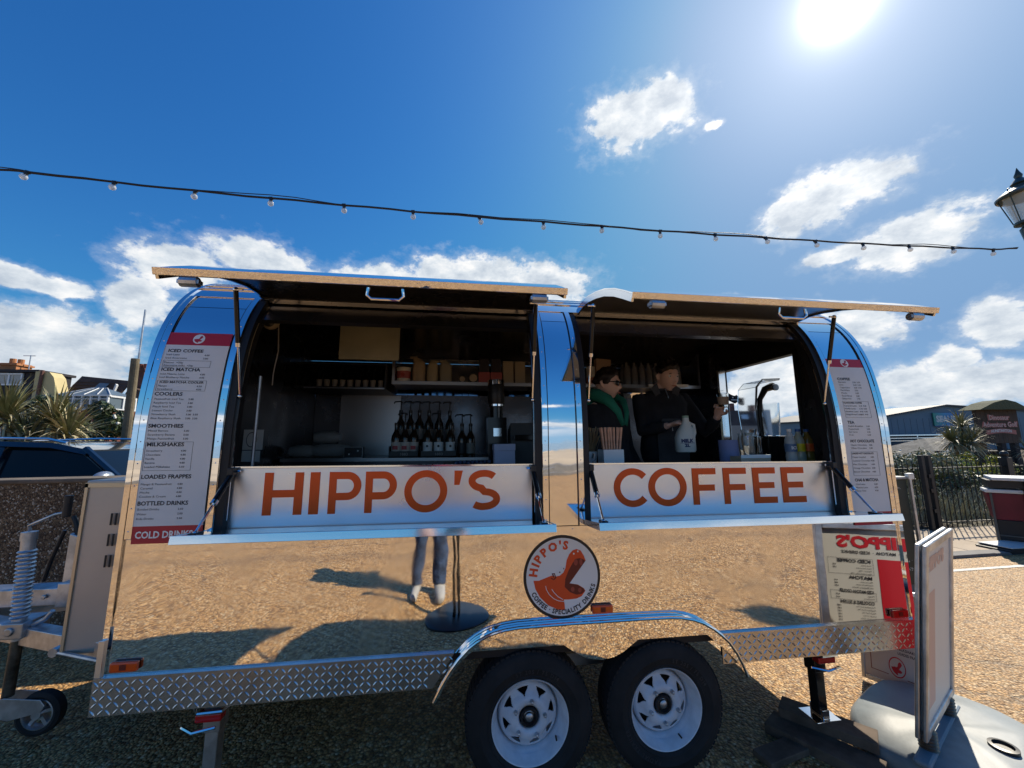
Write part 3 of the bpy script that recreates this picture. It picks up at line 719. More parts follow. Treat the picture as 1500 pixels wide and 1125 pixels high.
# ---- tread plate skirt with real raised bars
SK0, SK1 = .470, .607
def skirt(x0, x1, rake=0):
    fn = lambda u, v, t: (u, t, v)
    if rake: poly = [(x0, SK0), (x1-rake, SK0), (x1, SK1), (x0, SK1)]
    else: poly = [(x0, SK0), (x1, SK0), (x1, SK1), (x0, SK1)]
    mb = MB().prism(poly, fn, -.016, -.012); mb.bb(x0, x1, -.0115, .0, SK1-.004, SK1-.001)
    p = mb.build('skirt_plate', 'tread_plate', T)
    t = MB(); pitch = .0270; k = 0
    nx = int((x1-x0)/pitch); nz = 5
    for j in range(-1, nz+1):
        for i in range(nx+1):
            cx = x0+.014+i*pitch; cz = SK0+.013+j*pitch*.96
            sgn = 1 if (i+j) % 2 else -1
            L, w, h_ = .0150, .0040, .0026
            if cz-L*.68 < SK0 or cz+L*.68 > SK1 or cx-L*.72 < x0 or cx+L*.72 > x1-(rake if cz < SK0+.06 else 0): continue
            ux, uz = .7071*sgn, .7071; px, pz = -uz, ux
            P_ = lambda a, b_, h: (cx+ux*a+px*b_, -.0162-h, cz+uz*a+pz*b_)
            t.add([P_(-L, 0, 0), P_(-L*.4, w, 0), P_(L*.4, w, 0), P_(L, 0, 0), P_(L*.4, -w, 0), P_(-L*.4, -w, 0), P_(-L*.5, 0, h_), P_(L*.5, 0, h_)],
                  [(0, 1, 6), (1, 2, 7, 6), (2, 3, 7), (3, 4, 7), (4, 5, 6, 7), (5, 0, 6)])
    t.build('raised_tread', 'tread_plate', p, norm=False, kind='stuff')
    r = MB()
    for i in range(max(2, int((x1-x0)/.3))): r.sphere((x0+.03+i*.3, -.017, SK1-.012), .0045, 8, 5)
    r.build('rivet', 'bright_edge', p, smooth=True)
skirt(-1.462, -.03, .09); skirt(1.275, 2.40)
for s_ in (-1,): 
    MB().bb(-1.458, -1.436, -.020, .02, .61, .75).build('corner_plate', 'brushed_steel', T, bevel=.002)
# ---- double fender
lo = [(-.105,.470),(-.09,.492),(-.055,.555),(-.007,.618),(.04,.655),(.099,.688),(.15,.706),(.198,.716),(.25,.720),(.298,.717),(.35,.708),(.40,.690),(.44,.667),(.48,.640),(.52,.615),(.562,.597),(.624,.588),(.68,.596),(.725,.615),(.777,.648),(.82,.675),(.867,.697),(.92,.709),(.979,.712),(1.035,.706),(1.09,.685),(1.14,.655),(1.186,.616),(1.235,.575),(1.271,.540),(1.311,.480)]
up_ = [(1.322,.470),(1.303,.521),(1.275,.575),(1.243,.620),(1.205,.655),(1.169,.682),(1.12,.710),(1.071,.727),(1.01,.739),(.959,.743),(.80,.745),(.653,.745),(.48,.745),(.319,.743),(.25,.742),(.188,.736),(.14,.726),(.109,.716),(.065,.695),(.031,.672),(-.01,.633),(-.045,.590),(-.08,.535),(-.110,.478)]
fn = lambda u, v, t: (u, t, v)
FK = 1.885/1.80
lo = [(x*FK, 1.555-(1.555-z_)*FK) for x, z_ in lo]; up_ = [(x*FK, 1.555-(1.555-z_)*FK) for x, z_ in up_]
fd = MB().prism(lo+up_, fn, -.036, -.033).build('fender', 'polished_steel', T)
mb = MB(); pts = [(x, z_) for x, z_ in up_]
n = len(pts); vs = [(x, y, z_+dz) for y in (-.0325, -.002) for dz in (0, -.004) for x, z_ in pts]
fs = []
for i in range(n-1):
    fs += [(i, i+1, 2*n+i+1, 2*n+i), (n+i, 3*n+i, 3*n+i+1, n+i+1)]
mb.add(vs, fs); mb.build('fender_top', 'polished_steel', fd, smooth=True)
MB().tube([(x, -.036, z_) for x, z_ in up_], .0075, 8).build('fender_lip', 'bright_edge', fd, smooth=True)
# ---- wheels
def wheel(x, y, flip=1, rot=0.):
    w = bpy.data.objects.new('wheel', None); COL.objects.link(w); w.parent = T; w.location = (x, y, .292); w.scale = (.965, .965, .965); w.rotation_euler = (0, rot, 0 if flip > 0 else PI)
    t = MB(); RT = .304
    t.lathe([(.172, .045), (.186, .012), (.197, .004), (.200, .0015), (.203, .004), (.232, -.002), (.236, -.0045), (.240, -.002), (.268, .004), (.288, .014), (.299, .028), (RT, .050), (RT, .145), (.299, .168), (.288, .184), (.235, .20), (.18, .16)], (0, 0, 0), (0, 1, 0), 64, caps=False)
    for k in range(72):
        a = 2*PI*k/72
        for (r0, r1, y0, y1) in ((.293, .3045, .024, .060), (.300, .3062, .070, .128)):
            q = Matrix.Rotation(a+(PI/72 if y0 > .07 else 0), 4, 'Y'); o = len(t.v)
            t.bb(-.0095, .0095, y0, y1, r0, r1); t.xf(q, o)
    tr = t.build('tyre', 'rubber', w, smooth=True, sharp=35)
    tx = MB()
    for word, am in (('ST 205 / 75 D14', 90), ('RADIAL TRAILER', 262)): arc_text(tx, word, .216, R_(am), .017, lambda u, v: (u, -.0035, v), False, .02, 1.0, 1.2)
    tx.build('sidewall_lettering', mat('rubber_raised', (.035, .035, .037), .6), w, norm=False)
    r = MB()
    r.lathe([(.172, .060), (.182, .030), (.191, .012), (.1955, .010), (.196, .016), (.186, .030), (.176, .056), (.168, .075), (.164, .080), (.160, .105), (.150, .118), (.148, .118)], (0, 0, 0), (0, 1, 0), 64, caps=False)
    r.build('rim_barrel', 'rim_white', w, smooth=True, sharp=35)
    dsk = MB(); N = 192; rr = [.052, .060, .072, .088, .098, .104, .108, .112, .116, .120, .124, .128, .132, .138, .144, .1505]
    yy = [.060, .050, .044, .044, .052, .058, .062, .065, .067, .069, .071, .073, .075, .077, .082, .098]
    vs = []; fs = []
    for r_, y_ in zip(rr, yy):
        for k in range(N): a = 2*PI*k/N; vs.append((r_*math.cos(a), y_, r_*math.sin(a)))
    for i in range(len(rr)-1):
        for k in range(N):
            ph = abs((k % 24)-11.5)
            if 4 <= i <= 11 and ph < 1.3+(i-4)*.85: continue
            k2 = (k+1) % N; fs.append((i*N+k, i*N+k2, (i+1)*N+k2, (i+1)*N+k))
    dsk.add(vs, fs); ds = dsk.build('rim_disc', 'rim_white', w, smooth=True, sharp=50, norm=True)
    sd = ds.modifiers.new('solid', 'SOLIDIFY'); sd.thickness = .004; sd.offset = 1
    bk = MB().lathe([(.145, .135), (.05, .13), (.045, .13)], (0, 0, 0), (0, 1, 0), 32); bk.build('brake_drum', 'black_rubber_trim', w)
    hb = MB().lathe([(.046, .065), (.045, .046), (.042, .041), (.035, .041), (.031, .055)], (0, 0, 0), (0, 1, 0), 32, caps=False); hb.build('hub', 'black_plastic', w, smooth=True, sharp=40)
    cp = MB().lathe([(.034, .062), (.022, .056), (.020, .046), (.012, .041), (.002, .040)], (0, 0, 0), (0, 1, 0), 24); cp.build('hub_cap', 'galvanised', w, smooth=True, sharp=40)
    for k in range(5):
        a = 2*PI*k/5+PI/2; MB().lathe([(.0105, .050), (.0105, .030), (.007, .022), (.002, .020)], (.080*math.cos(a), 0, .080*math.sin(a)), (0, 1, 0), 6).build('wheel_nut', 'galvanised', w)
    vl = MB().cyl((.150, .050, -.075), (.146, .020, -.073), .0045, 8).build('tyre_valve', 'rubber', w)
    for k_ in kids(w):
        if k_.name.split('.')[0] not in ('tyre', 'sidewall_lettering'): k_.scale = (.94, 1, .94)
    return w
w0 = wheel(.318, -.020); w1 = dup(w0, (.975, -.020, .292), parent=T); w1.rotation_euler = (0, R_(36), 0); w0.rotation_euler = (0, R_(9), 0)
for x in (.322, .978):
    w2 = dup(w0, (x, 2.01, .292), parent=T); w2.rotation_euler = (0, .4, PI)
# ---- chassis
ch = MB(); ch.bb(-1.40, 2.36, .30, .36, .47, .555); ch.bb(-1.40, 2.36, 1.64, 1.70, .47, .555)
for x in (-1.3, -.5, 1.35, 2.2): ch.bb(x, x+.05, .36, 1.64, .48, .55)
for x in (.322, .978): ch.cyl((x, .1, .306), (x, 1.9, .306), .028, 12); 
ch.bb(.25, 1.05, .31, .35, .34, .40); ch.bb(.25, 1.05, 1.65, 1.69, .34, .40)
ch.bb(-.1, 1.3, .05, 1.95, .545, .556)
ch.build('chassis', 'galvanised', T)
MB().bb(1.31, 2.38, .004, .05, .475, .555).bb(-1.42, -.12, .004, .05, .475, .555).build('side_rail', 'black_plastic', T)
ia = MB()
for y0, y1 in ((.012, .26), (1.74, 1.988)):
    ia.bb(-.05, 1.28, y0, y1, .735, .742); ia.bb(-.05, -.042, y0, y1, .56, .735); ia.bb(1.272, 1.28, y0, y1, .56, .735); 
    yy_ = .26 if y0 < 1 else 1.74; ia.bb(-.05, 1.28, yy_, yy_+.006, .55, .735)
ia.build('wheel_arch', 'black_rubber_trim', T)
# ---- drawbar, coupling, jockey wheel, handbrake
db = MB()
db.prism([(-1.40, .28), (-1.40, .36), (-2.9, .98), (-2.9, .90)], lambda u, v, t: (u, v, t), .455, .545)
db.prism([(-1.40, 1.64), (-1.40, 1.72), (-2.9, 1.08), (-2.9, 1.00)], lambda u, v, t: (u, v, t), .455, .545)
db.bb(-2.0, -1.95, .55, 1.45, .46, .54)
dbo = db.build('drawbar', 'galvanised', T, bevel=.004)
cp = MB(); cp.bb(-3.0, -2.30, .93, 1.05, .565, .665); cp.bb(-2.42, -2.26, .90, 1.08, .56, .70); cp.cyl((-2.5, .925, .62), (-2.5, .915, .62), .014, 8)
cp.build('coupling', 'galvanised', dbo, bevel=.008)
MB().tube([(-2.05, .49, .502), (-1.44, .24, .502)], .010, 8).cyl((-2.02, .46, .505), (-2.02, .50, .505), .022, 8).build('brake_rod', 'galvanised', dbo, smooth=True)
hv = MB(); hv.prism([(-2.44, .68), (-2.36, .68), (-2.385, .96), (-2.44, .98)], lambda u, v, t: (u, t, v), .95, .99)
hvo = hv.build('handbrake_lever', 'galvanised', dbo, bevel=.006)
MB().tube([(-2.41, .97, .97), (-2.43, .97, 1.03), (-2.455, .97, 1.08)], .014, 8).build('lever_grip', 'black_plastic', hvo, smooth=True)
MB().tube([(-2.47, .95, 1.0), (-2.52, .95, .82), (-2.55, .96, .70)], .011, 8).build('gas_damper', 'black_plastic', dbo, smooth=True)
jk = MB(); JX, JY = -2.40, .70
jk.cyl((JX, JY, .48), (JX-.03, JY, 1.02), .030, 16); jk.cyl((JX-.03, JY, 1.00), (JX-.03, JY, 1.045), .034, 16)
for k in range(17):
    f = k/16; zc = .60+.34*f; jk.lathe([(.034, -.007), (.040, 0), (.034, .007)], (JX-.0555*(zc-.48), JY, zc), (-.05, 0, 1), 16)
jw = jk.build('jockey_tube', 'galvanised', T, smooth=True, sharp=30)
MB().tube([(JX-.03, JY, 1.05), (JX-.03, JY-.01, 1.08), (JX+.10, JY-.02, 1.14), (JX+.15, JY-.02, 1.15)], .008, 8).build('crank', 'galvanised', jw, smooth=True)
MB().cyl((JX+.155, JY-.02, 1.125), (JX+.155, JY-.02, 1.245), .019, 12).build('crank_grip', 'black_plastic', jw, smooth=True, bevel=.004)
MB().bb(JX-.05, JX+.06, JY-.05, JY+.10, .50, .58).cyl((JX+.0, JY-.06, .54), (JX+.0, JY-.045, .54), .022, 10).tube([(JX+.06, JY, .55), (JX+.12, JY, .58), (JX+.15, JY, .62)], .014, 8).build('jockey_clamp', 'galvanised', jw, bevel=.006)
MB().cyl((JX, JY, .20), (JX, JY, .50), .024, 14).build('jockey_inner_tube', mat('greasy_metal', (.10, .09, .07), .45, .6, vary=(20, .5)), jw, smooth=True)
fk = MB()
for s_ in (-1, 1): fk.prism([(JX-.05, .13), (JX+.05, .10), (JX+.20, .13), (JX+.215, .16), (JX+.19, .19), (JX+.02, .21), (JX-.05, .20)], lambda u, v, t: (u, t, v), JY+s_*.038-.003, JY+s_*.038+.003)
fk.build('jockey_fork', 'galvanised', jw, bevel=.002)
jt = MB().lathe([(.068, -.020), (.090, -.028), (.106, -.020), (.110, 0), (.106, .020), (.090, .028), (.068, .020)], (JX+.17, JY, .110), (0, 1, 0), 40, caps=False); jt.build('jockey_tyre', 'rubber', jw, smooth=True)
jr = MB(); jr.lathe([(.078, -.022), (.070, -.024), (.066, -.016), (.064, .0), (.066, .016), (.070, .024), (.078, .022)], (JX+.17, JY, .110), (0, 1, 0), 40, caps=False); jr.lathe([(.022, -.03), (.022, .03)], (JX+.17, JY, .110), (0, 1, 0), 14)
for k in range(5):
    q = Matrix.Translation((JX+.17, JY, .110)) @ Matrix.Rotation(2*PI*k/5, 4, 'Y'); o = len(jr.v); jr.bb(-.008, .008, -.012, .012, .02, .066); jr.xf(q, o)
jr.build('jockey_rim', 'galvanised', jw, smooth=True, sharp=35)
# ---- locker on the drawbar
lk = MB().bb(-1.985, -1.455, .46, 1.54, .492, 1.345).build('front_locker', 'locker_paint', T, bevel=.006)
MB().bb(-1.984, -1.970, .452, .459, .51, 1.33).bb(-1.984, -1.455, .452, .459, 1.31, 1.332).build('locker_frame', mat('locker_trim', (.66, .55, .38), .3, .5), lk)
vt = MB()
for j in range(3):
    for i in range(2): vt.bb(-1.842+i*.022, -1.832+i*.022, .4500, .4515, 1.115-j*.105, 1.175-j*.105)
vt.build('vent_slot', 'black_rubber_trim', lk)
# ---- corner steadies
def steady(x, y, zb, mt='galvanised'):
    mb = MB(); mb.bb(x-.026, x+.026, y-.026, y+.026, zb+.02, .46); mb.bb(x-.034, x+.034, y-.034, y+.034, .33, .47); mb.bb(x-.07, x+.07, y-.03, y+.03, .455, .475)
    st = mb.build('steady_leg', mt, T, bevel=.004)
    MB().bb(x-.075, x+.075, y-.06, y+.06, zb, zb+.010).bb(x-.02, x+.02, y-.04, y+.04, zb+.01, zb+.05).build('foot_plate', 'bright_edge', st, bevel=.003)
    r = MB(); r.bb(x-.045, x-.0+.055, y-.075, y-.034, .395, .425); r.build('reflector', 'red_lens', st, bevel=.004)
    MB().tube([(x-.07, y-.04, .435), (x-.03, y-.085, .437), (x+.06, y-.08, .437), (x+.07, y-.04, .435)], .006, 6).tube([(x-.09, y-.075, .385), (x-.03, y-.11, .382), (x+.05, y-.10, .390)], .006, 6).build('step_handle', 'bright_edge', st, smooth=True)
steady(-1.045, .09, .02); steady(1.90, .12, .105, 'black_gloss')
# ------------------------------------------------------------------ people
def remesh(mb, name, mt, parent, vox, smooth_it=4):
    me = bpy.data.meshes.new('tmp'); me.from_pydata(mb.v, [], mb.f)
    bm = bmesh.new(); bm.from_mesh(me); bmesh.ops.recalc_face_normals(bm, faces=bm.faces); bm.to_mesh(me); bm.free()
    o = bpy.data.objects.new('tmp', me); COL.objects.link(o)
    r = o.modifiers.new('r', 'REMESH'); r.mode = 'VOXEL'; r.voxel_size = vox; r.use_smooth_shade = True
    s = o.modifiers.new('s', 'SMOOTH'); s.iterations = smooth_it; s.factor = .5
    dg = bpy.context.evaluated_depsgraph_get(); dg.update()
    m2 = bpy.data.meshes.new_from_object(o.evaluated_get(dg)); bpy.data.objects.remove(o)
    m2.name = name; m2.materials.clear(); m2.materials.append(MT[mt] if isinstance(mt, str) else mt)
    q = bpy.data.objects.new(name, m2); COL.objects.link(q); q.parent = parent; return q
def loft(mb, rings, n=20):
    vs = []; fs = []
    for (c, rx, ry) in rings:
        for k in range(n):
            a = 2*PI*k/n; ca, sa = math.cos(a), math.sin(a); e = .82
            vs.append((c[0]+rx*math.copysign(abs(ca)**e, ca), c[1]+ry*math.copysign(abs(sa)**e, sa), c[2]))
    for i in range(len(rings)-1):
        for k in range(n): k2 = (k+1) % n; fs.append((i*n+k, i*n+k2, (i+1)*n+k2, (i+1)*n+k))
    fs.append(tuple(range(n))[::-1]); fs.append(tuple((len(rings)-1)*n+k for k in range(n)))
    return mb.add(vs, fs)
def head_pt(u, w, k=1.0, hair=False):
    """unit sphere dir -> head surface point, face towards -Y"""
    x, y, z_ = u
    px, py, pz = x*.074, y*.092, z_*.115
    if z_ < 0:
        t = -z_; px *= 1-.34*t*t; py = py*(1-.30*t) if y > 0 else py*(1-.06*t)
    if y > 0 and z_ > -.5: py *= 1.06
    if not hair and y < 0:
        g = lambda cx, cz, sx, sz: math.exp(-((px-cx)/sx)**2-((pz-cz)/sz)**2)
        py -= .024*g(0, -.022, .011, .016)+.010*g(0, .004, .008, .02)
        py += .011*(g(.031, .012, .017, .011)+g(-.031, .012, .017, .011))
        py -= .006*(g(.030, .032, .022, .007)+g(-.030, .032, .022, .007))
        py -= .008*g(0, -.053, .020, .006)+.007*g(0, -.066, .018, .005); py += .006*g(0, -.0595, .022, .0028)
        py -= .010*g(0, -.098, .022, .014); py -= .004*(g(.045, -.02, .02, .02)+g(-.045, -.02, .02, .02))
    return Vector((px*k, py*k, pz*k))
def sph_dirs(n=40, m=30):
    V = []; F = []
    for i in range(m+1):
        th = PI*i/m
        for k in range(n): a = 2*PI*k/n; V.append((math.sin(th)*math.cos(a), math.sin(th)*math.sin(a), math.cos(th)))
    for i in range(m):
        for k in range(n): k2 = (k+1) % n; F.append((i*n+k, (i+1)*n+k, (i+1)*n+k2, i*n+k2))
    return V, F
def add_head(mb, c, Rm):
    V, F = sph_dirs(64, 56); mb.add([Rm @ head_pt(v, 0)+c for v in V], F)
    for s in (-1, 1):
        mb.tube([Rm @ Vector((s*.070, .012, .022))+c, Rm @ Vector((s*.083, .018, .012))+c, Rm @ Vector((s*.080, .012, -.012))+c, Rm @ Vector((s*.070, .004, -.026))+c], [.010, .012, .010, .007], 8)
def add_hand(mb, w, D, N, curl=.5, thumb=1, k=1.0):
    """w wrist, D finger direction, N palm-facing normal; thumb side sign along S=DxN"""
    D = Vector(D).normalized(); N = Vector(N); N = (N-D*N.dot(D)).normalized(); Sx = D.cross(N)*thumb; w = Vector(w)
    o = len(mb.v)
    mb.tube([w-D*.02, w+D*.02, w+D*.055, w+D*.088], [.024*k, .030*k, .034*k, .031*k], 12)
    for i in range(o, len(mb.v)):      # flatten palm
        v = Vector(mb.v[i])-w; v = v-N*v.dot(N)*.45; mb.v[i] = tuple(v+w)
    for i, (off, L, r) in enumerate(((.027, .072, .0088), (.009, .080, .0092), (-.009, .075, .0088), (-.026, .060, .0078))):
        p = w+D*.080+Sx*off*k; pts = [p-D*.02]; a = 0
        seg = [L*.45*k, L*.32*k, L*.26*k]
        pts.append(p)
        for s_ in seg: a += curl*(1.0+.06*i); p = p+(D*math.cos(a)+N*math.sin(a))*s_; pts.append(p)
        mb.tube(pts, [r*k, r*k, r*.97*k, r*.9*k, r*.72*k], 8)
    p = w+D*.025+Sx*.026*k; q = p+(D*.55+Sx*.75+N*.25).normalized()*.034*k; r_ = q+(D*.85+Sx*.15+N*(.2+curl*.5)).normalized()*.030*k; e = r_+(D*.8-Sx*.1+N*(.2+curl*.6)).normalized()*.024*k
    mb.tube([p, q, r_, e], [.013*k, .0115*k, .010*k, .008*k], 8)
def person(label, loc, rz, sc, yaw, pitch, arms, mats, hair, group=None, head_off=(0, 0, 0), legs=True, hand_args=({}, {}), fat=1.0):
    P = thing('person', label, 'person', loc, rz); P.scale = (1, 1, 1)
    k = sc; inv = (Matrix.Translation(loc) @ Matrix.Rotation(rz, 4, 'Z')).inverted()
    V3 = lambda x, y, z_: Vector((x*k, y*k, z_*k))
    hc = V3(0, -.015, 1.595)+Vector(head_off); Rm = Matrix.Rotation(yaw, 3, 'Z') @ Matrix.Rotation(pitch, 3, 'X')
    A = []
    for side, (el, wr) in zip((-1, 1), arms):
        sh = V3(.175*side*fat, .01, 1.385); A.append((sh, inv @ Vector(el), inv @ Vector(wr)))
    def torso(mb, g, top=True):
        loft(mb, [(V3(0, .0, .86), (.150+g)*k*fat, (.105+g)*k*fat), (V3(0, .0, .95), (.165+g)*k*fat, (.115+g)*k*fat), (V3(0, 0, 1.08), (.148+g)*k*fat, (.105+g)*k*fat), (V3(0, -.005, 1.22), (.165+g)*k*fat, (.118+g)*k*fat), (V3(0, -.0, 1.33), (.178+g)*k*fat, (.112+g)*k*fat), (V3(0, .005, 1.405), (.145+g)*k*fat, (.085+g)*k*fat), (V3(0, .008, 1.445), (.07+g)*k, (.06+g)*k)])
    body = MB(); torso(body, 0)
    body.tube([V3(0, .015, 1.40), (V3(0, .012, 1.48)+hc*.0), hc+Rm @ Vector((0, .012, -.06))], [.062*k, .054*k, .056*k], 14)
    add_head(body, hc, Rm)
    for i, (sh, el, wr) in enumerate(A):
        body.tube([sh*.9+V3(0, 0, .138), sh, (sh+el)/2, el, (el+wr)/2, wr], [.05*k, .052*k, .047*k, .038*k, .036*k, .025*k], 12)
        ha = dict(D=(wr-el), N=(0, -1, 0), curl=.4); ha.update(hand_args[i])
        for q in ('D', 'N'):
            if q in hand_args[i]: ha[q] = inv.to_3x3() @ Vector(hand_args[i][q])
        add_hand(body, wr, ha['D'], ha['N'], ha['curl'], ha.get('thumb', 1 if i else -1))
    if legs:
        for s in (-1, 1): body.tube([V3(.085*s, 0, .90), V3(.092*s, -.008, .70), V3(.098*s, -.015, .49), V3(.10*s, .012, .30), V3(.10*s, .02, .08)], [.088*k, .078*k, .054*k, .052*k, .036*k], 14)
    bo = remesh(body, 'body', 'skin', P, .0052, 2)
    ja = MB(); torso(ja, .022)
    for i, (sh, el, wr) in enumerate(A): ja.tube([sh*.88+V3(0, 0, .16), sh+V3(0, 0, .005), (sh+el)/2, el, (el+wr)/2, wr-(wr-el).normalized()*.02], [.055*k, .068*k, .063*k, .056*k, .050*k, .041*k], 14)
    jo = remesh(ja, 'jacket', mats['jacket'], P, .011, 3)
    cl = MB()
    cl.lathe([(.080*k, 1.405*k), (.078*k, 1.43*k), (.070*k, 1.462*k), (.064*k, 1.462*k), (.062*k, 1.42*k)], (0, .045, 0), (0, -.03, 1), 24); cl.build('collar', mats.get('collar', mats['jacket']), P, smooth=True)
    if legs:
        tr = MB(); loft(tr, [(V3(0, 0, .84), .155*k, .115*k), (V3(0, 0, .98), .168*k, .122*k)])
        for s in (-1, 1):
            tr.tube([V3(.082*s, 0, .92), V3(.092*s, -.006, .72), V3(.098*s, -.012, .50), V3(.10*s, .01, .32), V3(.102*s, .018, .095)], [.100*k, .090*k, .068*k, .064*k, .058*k], 16)
        remesh(tr, 'trousers', mats['trousers'], P, .010, 3)
        for s in (-1, 1):
            sh_ = MB(); o = 0
            sh_.tube([V3(.103*s, .05, .045), V3(.103*s, .02, .055), V3(.108*s, -.07, .042), V3(.112*s, -.165, .032), V3(.113*s, -.20, .028)], [.030*k, .046*k, .044*k, .040*k, .020*k], 14)
            sh_.cyl(V3(.102*s, .02, .05), V3(.101*s, .02, .12), .048*k, 14)
            so = remesh(sh_, 'shoe', mats['shoe'], P, .008, 3)
    V, F = sph_dirs(56, 40); hb = MB(); vs = []
    for v in V:
        front = max(0, -v[1]-hair.get('fr', .25)); hl = hair['line']+front*hair.get('rise', 1.2)
        t = 1/(1+math.exp(-(v[2]-hl)*22)); rr = .86+(hair['k']-.86)*t
        p = head_pt(v, 0, 1, True)
        p = Vector((p.x*rr*(1+.0*t), p.y*rr, p.z*rr)); nz_ = noise.noise(Vector(v)*hair.get('ns', 4))*hair.get('na', .006)*t; p += Vector(v)*nz_
        vs.append(Rm @ p+hc)
    hb.add(vs, F); hb.build('hair', hair['mat'], P, smooth=True, sharp=180)
    for s in (-1, 1):
        e = MB(); e.sphere(Rm @ Vector((s*.031, -.0705, .012))+hc, .0115, 12, 10); eo = e.build('eye', mat('eye_white', (.7, .68, .66), .2), P, smooth=True)
        MB().sphere(Rm @ Vector((s*.031, -.0785, .012))+hc, .0052, 10, 8).build('iris', mat('iris_dark', (.03, .02, .015), .1), eo, smooth=True)
    lp = MB().tube([Rm @ Vector((x, -.0965-.004*math.cos(x*60)+.006*(abs(x)/.02)**2, -.060))+hc for x in (-.022, -.012, 0, .012, .022)], [.002, .0042, .0048, .0042, .002], 8)
    lp.build('lips', mat('lip', (.42, .16, .13), .5), P, smooth=True)
    for s in (-1, 1): MB().tube([Rm @ Vector((s*x, -.083+.06*(x-.02), .033-.1*abs(x-.032)))+hc for x in (.016, .026, .036, .046)], [.002, .0032, .003, .0015], 6).build('eyebrow', hair['mat'], P, smooth=True)
    return P, hc, Rm, V3
mat('black_cloth', (.012, .013, .018), .9, bump=(90, .3, .002), vary=(6, .4))
mat('charcoal_cloth', (.055, .057, .065), .9, bump=(200, .4, .002), vary=(8, .25))
mat('green_cloth', (.02, .20, .135), .9, bump=(160, .4, .002), vary=(8, .2))
mat('denim', (.035, .06, .12), .85, bump=(14, .9, .02), vary=(9, .6))
mat('white_shoe', (.36, .35, .33), .6, vary=(12, .1))
mat('dark_hair', (.018, .012, .009), .5, bump=(60, .8, .006))
mat('plum_cloth', (.13, .02, .06), .9, bump=(60, .3, .003))

FZ = .60
p1, hc, Rm, V3 = person('man in black jacket with charcoal open collar holding up a milk bottle behind the counter', (1.585, .95, tz(1.6, FZ)), 0, .93, R_(6), R_(12),
    [((1.375, .86, 1.615), (1.485, .69, 1.648)), ((1.90, .86, 1.60), (1.885, .70, 1.715))],
    dict(jacket='black_cloth', collar='charcoal_cloth', trousers='black_cloth', shoe='black_plastic'),
    dict(line=.26, fr=.15, rise=.55, k=1.22, mat='dark_hair', na=.035, ns=6), head_off=(.045, -.03, -.035), fat=1.06,
    hand_args=(dict(D=(.9, -.25, .25), N=(.25, -.35, -.9), curl=.75), dict(D=(-.1, -.5, .8), N=(-.6, -.6, .0), curl=.75)))
mb = MB()    # apron bib and fleece lapels
mb.prism([(-.135, .62), (.135, .62), (.13, 1.10), (.08, 1.20), (-.08, 1.20), (-.13, 1.10)], lambda u, v, t: tuple(V3(u, t, v)), -.152, -.146)
mb.build('apron', 'charcoal_cloth', p1)
for s in (-1, 1):
    mb = MB(); mb.prism([(.012*s, 1.12), (.035*s, 1.10), (.105*s, 1.40), (.135*s, 1.455), (.070*s, 1.50), (.05*s, 1.40)], lambda u, v, t: tuple(V3(u, t-(1.46-v)*.16, v)), -.092, -.084); mb.build('lapel', 'charcoal_cloth', p1, bevel=.002)
MB().tube([V3(0, -.150, 1.10), V3(0, -.142, 1.25), V3(0, -.118, 1.38), V3(0, -.085, 1.45)], .004, 6).build('zip', 'galvanised', p1)
p2, hc, Rm, V3 = person('woman in black coat with green hood and dark sunglasses standing behind the counter', (1.10, .86, tz(1.1, FZ)), R_(34), .86, R_(12), R_(6),
    [((.96, .72, 1.48), (1.04, .60, 1.30)), ((1.30, .98, 1.48), (1.28, .72, 1.30))],
    dict(jacket='black_cloth', collar='green_cloth', trousers='black_cloth', shoe='black_plastic'),
    dict(line=.0, fr=.35, rise=1.5, k=1.20, mat='dark_hair', na=.018, ns=5), fat=1.12)
mb = MB(); hp = [(-.02, -.155, 1.22), (-.065, -.14, 1.33), (-.115, -.085, 1.43), (-.135, .0, 1.475), (-.105, .085, 1.49), (0, .125, 1.49), (.105, .085, 1.49), (.135, .0, 1.475), (.115, -.085, 1.43), (.065, -.14, 1.33), (.02, -.155, 1.22)]
mb.tube(hp, [.022, .034, .048, .056, .060, .058, .048, .038, .034, .028, .020], 14)
mb.sphere((-.04, .12, 1.43), .12, 18, 12, (1.0, .6, .8)); mb.xf(Matrix.Scale(.87, 4)); mb.build('hood', 'green_cloth', p2, smooth=True, sharp=180)
mb = MB()
for s in (-1, 1): mb.sphere(Rm @ Vector((s*.033, -.092, .010))+hc, .023, 14, 10, (1.1, .35, .9))
mb.tube([Rm @ Vector(q)+hc for q in ((-.078, .01, .016), (-.062, -.075, .018), (-.02, -.096, .020), (.02, -.096, .020), (.062, -.075, .018), (.078, .01, .016))], .0035, 6)
mb.build('sunglasses', 'black_gloss', p2, smooth=True)

